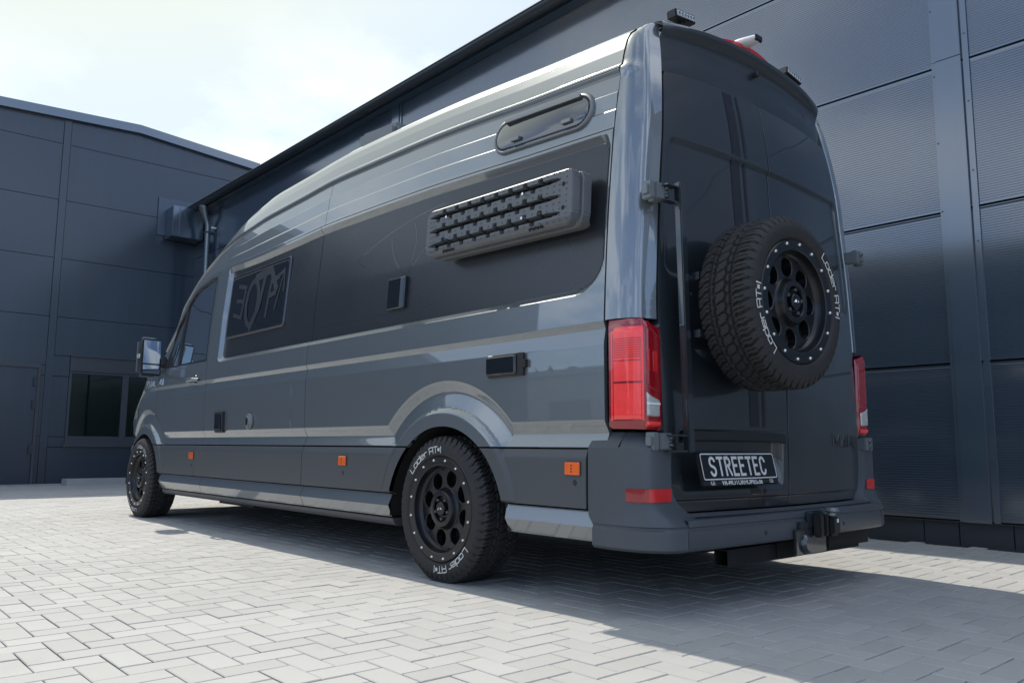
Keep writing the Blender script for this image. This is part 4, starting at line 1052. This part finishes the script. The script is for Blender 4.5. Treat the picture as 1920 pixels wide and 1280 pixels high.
# hinged motorhome window
wn = sbox('camper_window', 1.865, 2.835, 1.432, 1.915, -.002, .016, 'steel', bev=.006, rad=.03)
sbox('window_pane', 1.885, 2.815, 1.444, 1.882, .016, .0185, 'glassb', wn, .001, .024)
sbox('window_rail', 1.885, 2.815, 1.886, 1.906, .016, .022, 'glassb', wn, .003)
# graffiti-like reflected writing, its pale strokes painted onto the pane
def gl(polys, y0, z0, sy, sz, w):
    v, f = strokes(polys, 0, 0, 1, 1, w/sy, lambda a, b, i: on_side(y0-a*sy, z0+b*sz, .0193)); link('pane_reflection', v, f, 'print', wn)
a_ = lambda cx, cy, rx, ry, a0, a1, n=12: [(cx+rx*math.cos(R(a0+(a1-a0)*i/n)), cy+ry*math.sin(R(a0+(a1-a0)*i/n))) for i in range(n+1)]
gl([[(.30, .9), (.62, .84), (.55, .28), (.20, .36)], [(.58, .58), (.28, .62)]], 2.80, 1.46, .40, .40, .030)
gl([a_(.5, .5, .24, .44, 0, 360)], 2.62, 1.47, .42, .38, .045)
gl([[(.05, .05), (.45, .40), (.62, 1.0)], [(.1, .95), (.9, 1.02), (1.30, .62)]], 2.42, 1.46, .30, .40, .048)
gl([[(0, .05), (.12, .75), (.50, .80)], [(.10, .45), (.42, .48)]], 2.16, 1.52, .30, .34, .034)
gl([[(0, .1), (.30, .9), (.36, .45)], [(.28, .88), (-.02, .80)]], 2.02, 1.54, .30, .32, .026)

# upper stadium window
def stad(y0, y1, z0, z1, ins=0, k=.42):
    return rrect(y0+ins, y1-ins, z0+ins, z1-ins, ((z1-z0)/2-ins-.001,)*4, 14, 1.)
OW = (-.925, -.262, 2.056, 2.248)
def ow_pt(y, L, o): x = lerp(wofs_u(OW[2]), wofs_u(OW[3]), (L-OW[2])/(OW[3]-OW[2])); return Vector((-(x+o), y, zmap(y, L)))
def wofs_u(L): return interp([(2.0, .882), (2.3, .832)], L)
def rings(name, spec, m, cap, parent):
    vs, fs = [], []; n = None
    for (ins, o) in spec:
        ol = stad(*OW, ins); n = len(ol); vs += [ow_pt(p[0], p[1], o) for p in ol]
    for k in range(len(spec)-1):
        for i in range(n): fs.append((k*n+i, k*n+(i+1) % n, (k+1)*n+(i+1) % n, (k+1)*n+i))
    if cap: fs.append(tuple((len(spec)-1)*n+i for i in range(n)))
    return link(name, vs, fs, m, parent, True, sharp=40)
ow = rings('roof_window', [(0, -.01), (0, .006), (.005, .014), (.014, .016), (.019, .010)], 'wframe', False, van)
rings('window_seal', [(.018, .004), (.020, .012), (.024, .012), (.026, .008)], 'black', False, ow)
rings('window_pane', [(.0255, .004), (.0265, .013), (.030, .0145)], 'glassr', True, ow)
def owbox(name, y0, y1, z0, z1, o0, o1, m):
    vs = [ow_pt(y, z, o) for o in (o0, o1) for (y, z) in ((y0, z0), (y1, z0), (y1, z1), (y0, z1))]
    return link(name, vs, [(4, 5, 6, 7)]+[(i, (i+1) % 4, (i+1) % 4+4, i+4) for i in range(4)], m, ow)
owbox('window_rail', -.845, -.345, 2.222, 2.238, .012, .026, 'wframe')
for y in (-.44, -.78): owbox('latch', y-.028, y+.028, 2.106, 2.124, .014, .030, 'wframe')
# vent grille, control box, socket, lock, flaps, markers
bx_ = sbox('ventilation_cover', .410, .575, 1.378, 1.548, 0, .026, 'glassb', bev=.006); sbox('cover_edge', .415, .450, 1.384, 1.544, .0262, .0275, 'lightbox', bx_, .001)
s_ = sbox('power_socket', 2.692, 2.845, .728, .882, 0, .022, 'black', bev=.005); sbox('socket_lid', 2.715, 2.822, .75, .862, .022, .027, 'glassb', s_, .002); sbox('socket_edge', 2.690, 2.70, .73, .88, .0225, .0235, 'lightbox', s_, .001)
fl = sbox('service_flap', -.585, -.340, .950, 1.052, 0, .018, 'black', bev=.005, rad=.008)
sbox('flap_lid', -.548, -.345,   .958, 1.044, .0185, .030, 'glassb', fl, .008, .008); sbox('flap_hinge', -.603, -.586, .985, 1.02, 0, .022, 'black', fl, .004)
mb = MB().lathe([(-.951, .056), (-.962, .056), (-.966, .050), (-.962, .043), (-.960, .040), (-.974, .032), (-.976, .020), (-.972, .016), (-.972, .0001)], 30, 'x', (0, 2.245, .800)).build('fuel_cap', 'hinge', van, True)
MB().box(-.982, -.975, 2.236, 2.254, .775, .825, .002).build('lock', 'black', mb)
for (y0, y1) in ((-.924, -.842), (.906, .984), (3.245, 3.325)):
    k = sbox('side_marker', y0, y1, .528, .580, 0, .012, 'orange', bev=.004)
    sbox('marker_foot', y0-.002, y1+.002, .5255, .5825, 0, .004, 'sealer', k, .001)
    for q in range(3): MB().lathe([(-.9698, .0001), (-.9698, .004), (-.9690, .005)], 8, 'x', (0, (y0+y1)/2, .542+q*.012)).build('reflector_cell', 'reddark', k)
for (y, z) in ((-.893, .498), (.943, .486), (3.28, .478)): MB().lathe([(-.9585, .0001), (-.9585, .010), (-.957, .012)], 14, 'x', (0, y, z)).build('cladding_clip', 'black', van, True)
# door handle, wing mirror, badge, headlamp
hd = MB().tube([(-.962, 3.22, 1.145), (-.990, 3.26, 1.150), (-.992, 3.40, 1.150), (-.962, 3.45, 1.145)], [.016, .014, .014, .016], 10).build('door_handle', 'paint', van, True)
MB().lathe([(-.962, .0001), (-.962, .028), (-.95, .034)], 18, 'x', (0, 3.30, 1.155)).build('handle_cup', 'black', van, True)
mm = Matrix.Translation((-1.055, 4.14, 1.39)) @ Matrix.Diagonal((.82, 1, .98, 1)) @ Matrix.Rotation(R(8), 4, 'Z')
mv = MB().box(-.118, .118, -.035, .085, -.182, .175, .045, mm)
wm = mv.build('wing_mirror', 'paint', van, True)
MB().box(-.105, .108, -.046, -.030, -.168, .158, .012, mm).build('mirror_bezel', 'black', wm, True)
MB().box(-.092, .096, -.0485, -.046, -.060, .142, .001, mm).build('mirror_glass', 'mirror', wm); MB().box(-.090, .094, -.0485, -.046, -.150, -.074, .001, mm).build('mirror_glass', 'mirror', wm)
MB().box(-.126, -.112, -.03, .02, -.02, .02, .004, mm).build('repeater', 'clear', wm)
MB().box(-.99, -.90, 4.09, 4.17, 1.30, 1.40, .02).build('mirror_arm', 'black', wm, True)
for sx_ in (1,):
    w2_ = MB().box(1.04, 1.27, 4.09, 4.21, 1.21, 1.56, .045).build('wing_mirror', 'paint', van, True); MB().box(.93, 1.06, 4.10, 4.17, 1.30, 1.40, .02).build('mirror_arm', 'black', w2_, True)
prism_letters('MANABB', 0, 0, 1, 1, 1, .1, .1, 'chrome', 'x', lambda a, b, d: Vector((0, 0, 0)), None) if False else None
def badge(word, y0, z0, h, wd, gap, m):
    prism_letters(word, 0, 0, h, wd, gap, .010, .004, m, 'wing_lettering', lambda a, b, d: surf(y0-a, z0+b, -1, d+.001), van)
badge('NABIL', 4.56, 1.150, .045, .036, .018, 'chrome'); badge('ALI', 4.20, 1.155, .045, .030, .016, 'chrome')
MB().add([surf(y, L, -1, .004) for y in (4.86, 4.93, 5.02, 5.14) for L in (.88, .98, 1.06)], [(i*3+k, (i+1)*3+k, (i+1)*3+k+1, i*3+k+1) for i in range(3) for k in range(2)]).build('headlamp', 'clear', van, True)
# cab interior seen through the side glass
MB().box(-.78, .78, 4.05, 4.45, .9, 1.33, .04).build('dashboard', 'black', van, True)
MB().box(-.80, -.55, 3.96, 4.04, 1.20, 1.36, .02).box(-.78, -.58, 3.94, 3.96, 1.25, 1.27).build('air_vent', 'wframe', van)
for x in (-.48, .48): MB().box(x-.24, x+.24, 2.95, 3.10, .75, 1.55, .06).box(x-.12, x+.12, 2.96, 3.05, 1.56, 1.75, .04).box(x-.24, x+.24, 3.05, 3.55, .65, .85, .05).build('seat', 'seat', van, True)
MB().box(-.86, .86, 2.92, 2.94, .4, 1.9).build('cab_bulkhead', 'under', van)

# ---------------------------------------------------------------- recovery boards on the side
BY0, BY1, BZ0, BZ1 = -.955, .070, 1.568, 1.812
def board(xf, dy, dz, label, depth):
    ny, nz = 340, 84; vs, fs = [], []; t = .040
    def prof(u, v):
        """height below the front face, u along the board from its rear end, v up the board, metres"""
        Ly, Lz = BY1-BY0, BZ1-BZ0; d = 0.
        for k, vc in enumerate((.198, .125, .052)):
            ua, ub = .170, Ly-.055-.0*k
            h = .0105
            if ua-.10 < u < ub+.05:
                if u < ua: h *= math.sqrt(max(0, 1-((ua-u)/.10)**2))
                elif u > ub-.02: h *= max(0, 1-(u-(ub-.02))/.05)
                hi = lo = h
                if ua < u < ub-.02:
                    p = ((u-ua)/.098) % 1
                    hi += .021*sm((.165-abs(p-.25))/.05); lo += .018*sm((.165-abs(p-.72))/.05)
                e = min(hi-(v-vc), lo+(v-vc))
                if e > 0: d = max(d, depth*min(1, e/.004))
        return d
    Lz_ = BZ1-BZ0
    rows = []
    for i in range(ny+1):
        for j in range(nz+1):
            u, v = (BY1-BY0)*i/ny, (BZ1-BZ0)*j/nz
            sd = -rrect_sdf(u, v, 0, BY1-BY0, 0, BZ1-BZ0, (.055, .03, .05, .06)); rim = 0
            if sd < .004: rim = .006
            x = xf+prof(u, v)+rim
            if v < .03: x += .022*((.03-v)/.03)**1.5
            if v > Lz_-.016: x += .016*((v-Lz_+.016)/.016)**1.6
            vs.append([u, v, x, sd])
    # pull outside points onto the outline
    cy, cz = (BY1-BY0)/2, (BZ1-BZ0)/2
    for q in vs:
        if q[3] < 0:
            for _ in range(30):
                q[0] += (cy-q[0])*.004+0; q[1] += (cz-q[1])*.010
                if -rrect_sdf(q[0], q[1], 0, BY1-BY0, 0, BZ1-BZ0, (.055, .03, .05, .06)) >= 0: break
    lean = .05
    V = [Vector((-(1.03-.0)+ (q[2]-0)+ lean*(q[1]-.12), BY0+q[0]+dy, BZ0+q[1]+dz+(.024*(q[0]/(BY1-BY0)) - .020))) for q in vs]
    for i in range(ny):
        for j in range(nz): fs.append((i*(nz+1)+j, (i+1)*(nz+1)+j, (i+1)*(nz+1)+j+1, i*(nz+1)+j+1))
    # skirt
    per = [i*(nz+1) for i in range(ny+1)]+[ny*(nz+1)+j for j in range(1, nz+1)]+[i*(nz+1)+nz for i in range(ny-1, -1, -1)]+[j for j in range(nz-1, 0, -1)]
    k = len(V); V += [V[p]+Vector((t, 0, 0)) for p in per]; n = len(per)
    for i in range(n): fs.append((per[i], k+i, k+(i+1) % n, per[(i+1) % n]))
    o = link('recovery_board', V, fs, 'board', None, True, sharp=38, mats=['board', 'under'])
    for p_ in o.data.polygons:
        if p_.index < ny*nz and min(prof(vs[k_][0], vs[k_][1]) for k_ in p_.vertices) > depth*.45: p_.material_index = 1  # slot floors coloured black in place of the shade inside the cut-outs
    tag(o, label, 'recovery board', 'recovery boards stacked on the van side')
    # studs
    sb = MB(); rs = random.Random(5)
    def P(u, v, d): return Vector((-1.03-d+xf+lean*(v-.12), BY0+u+dy, BZ0+v+dz+(.024*(u/(BY1-BY0))-.020)))
    def stud(u, v, r=.0045): c = P(u, v, .0); sb.lathe([(-.0045, .0001), (-.004, r*.6), (0, r)], 8, 'x', c)
    for v in [.018+.0262*k for k in range(9)]:
        for u in (.035, .075): stud(u, v)
        if abs(v-.052) > .016 and abs(v-.125) > .016 and abs(v-.198) > .016:
            for u in (.11, .15, .19): stud(u, v+.0)
        for u in (.985, .965, .945): stud(min(u, .99), v, .0035)
    for k in range(8):
        for vc in (.198, .125, .052):
            if k < 7: stud(.170+.098*(k+.70), vc+.024); 
            stud(.170+.098*(k+.25), vc-.024)
    sb.build('stud', 'board', o, True)
    return o, P
b1, BP_ = board(0, 0, 0, 'front one of two stacked charcoal recovery boards pinned to the van side', .030)
b2, _ = board(.047, -.018, -.006, 'rear recovery board, mostly hidden behind the front one, against the van side', .012)
for (u, v) in ((.28, .062), (.28, .172), (.83, .062), (.83, .172)):
    MB().tube([BP_(u, v, -.03), BP_(u+.004, v+.002, .022)], .0065, 10).build('mounting_pin', 'chrome', b1, True)
mb = MB()
for (u, v) in ((.052, .070), (.052, .172)):
    c = BP_(u, v, .0008); mb.lathe([(0, .0001), (0, .010)], 16, 'x', c)
mb.build('grip_hole', 'under', b1)
mb = MB()
for (u0) in (.18, .80):
    for k in range(7): c = BP_(u0+.013*k, .012+(.004 if k % 2 else 0), -.008); mb.box(c.x-.004, c.x+.002, c.y-.004, c.y+.004, c.z-.006, c.z+.006)
mb.build('embossed_mark', 'under', b1)
mt = MB()
for (u, v) in ((.28, .062), (.28, .172), (.83, .062), (.83, .172)): c = BP_(u, v, 0); mt.box(-.960, -.86, c.y-.02, c.y+.02, c.z-.02, c.z+.02)
mt.build('board_mount', 'black', van)

# ================================================================== what stands across the yard (seen in reflections)
oh = tag(empty('workshop'), 'low grey workshop across the yard, mirrored in the van side', 'building')
MB().box(-42, -26, 9, 44, -.2, 3.6).build('wall', 'hall', oh); MB().box(-42.3, -25.7, 8.7, 44.3, 3.6, 3.9).build('roof', 'halltrim', oh)
for i in range(6): MB().box(-25.99, -25.94, 12+i*5.2, 14.6+i*5.2, .9, 2.4).build('window', 'glassb', oh)
hs = tag(empty('house'), 'pale house with tiled gable roof across the yard, mirrored in the van side', 'house')
MB().box(-52, -42, -2, 7, -.2, 4.2).build('wall', 'plaster', hs)
MB().add([(-53, -2.6, 4), (-53, 7.6, 4), (-41.2, 7.6, 4), (-41.2, -2.6, 4), (-47, -2.6, 7), (-47, 7.6, 7)], [(0, 4, 5, 1), (2, 5, 4, 3), (0, 3, 4), (1, 5, 2)]).build('roof', 'rooftile', hs)
for (y, z) in ((-.5, 1), (2.5, 1), (5, 1)): MB().box(-41.99, -41.9, y, y+1.1, z, z+1.4).build('window', 'glassb', hs)
rs = random.Random(11); mb = MB()
for i in range(46):
    a = R(100+i*5.4+rs.uniform(-2, 2)); d = rs.uniform(62, 92)
    if 60 < math.degrees(a) % 360 < 95: continue
    cx, cy, h, w_ = math.cos(a)*d, math.sin(a)*d, rs.uniform(5, 10), rs.uniform(3, 6)
    for k in range(60):
        p = Vector((rs.gauss(0, 1), rs.gauss(0, 1), rs.gauss(0, 1))).normalized()*rs.uniform(.5, 1)
        c = Vector((cx+p.x*w_, cy+p.y*w_, h*.52+p.z*h*.46)); s = rs.uniform(.5, 1.3); q = [c+Vector((rs.uniform(-s, s), rs.uniform(-s, s), rs.uniform(-s, s))) for _ in range(4)]
        mb.add(q, [(0, 1, 2, 3), (0, 2, 1), (1, 3, 2)])
tag(mb.build('distant_trees', 'leaf'), kind='stuff')
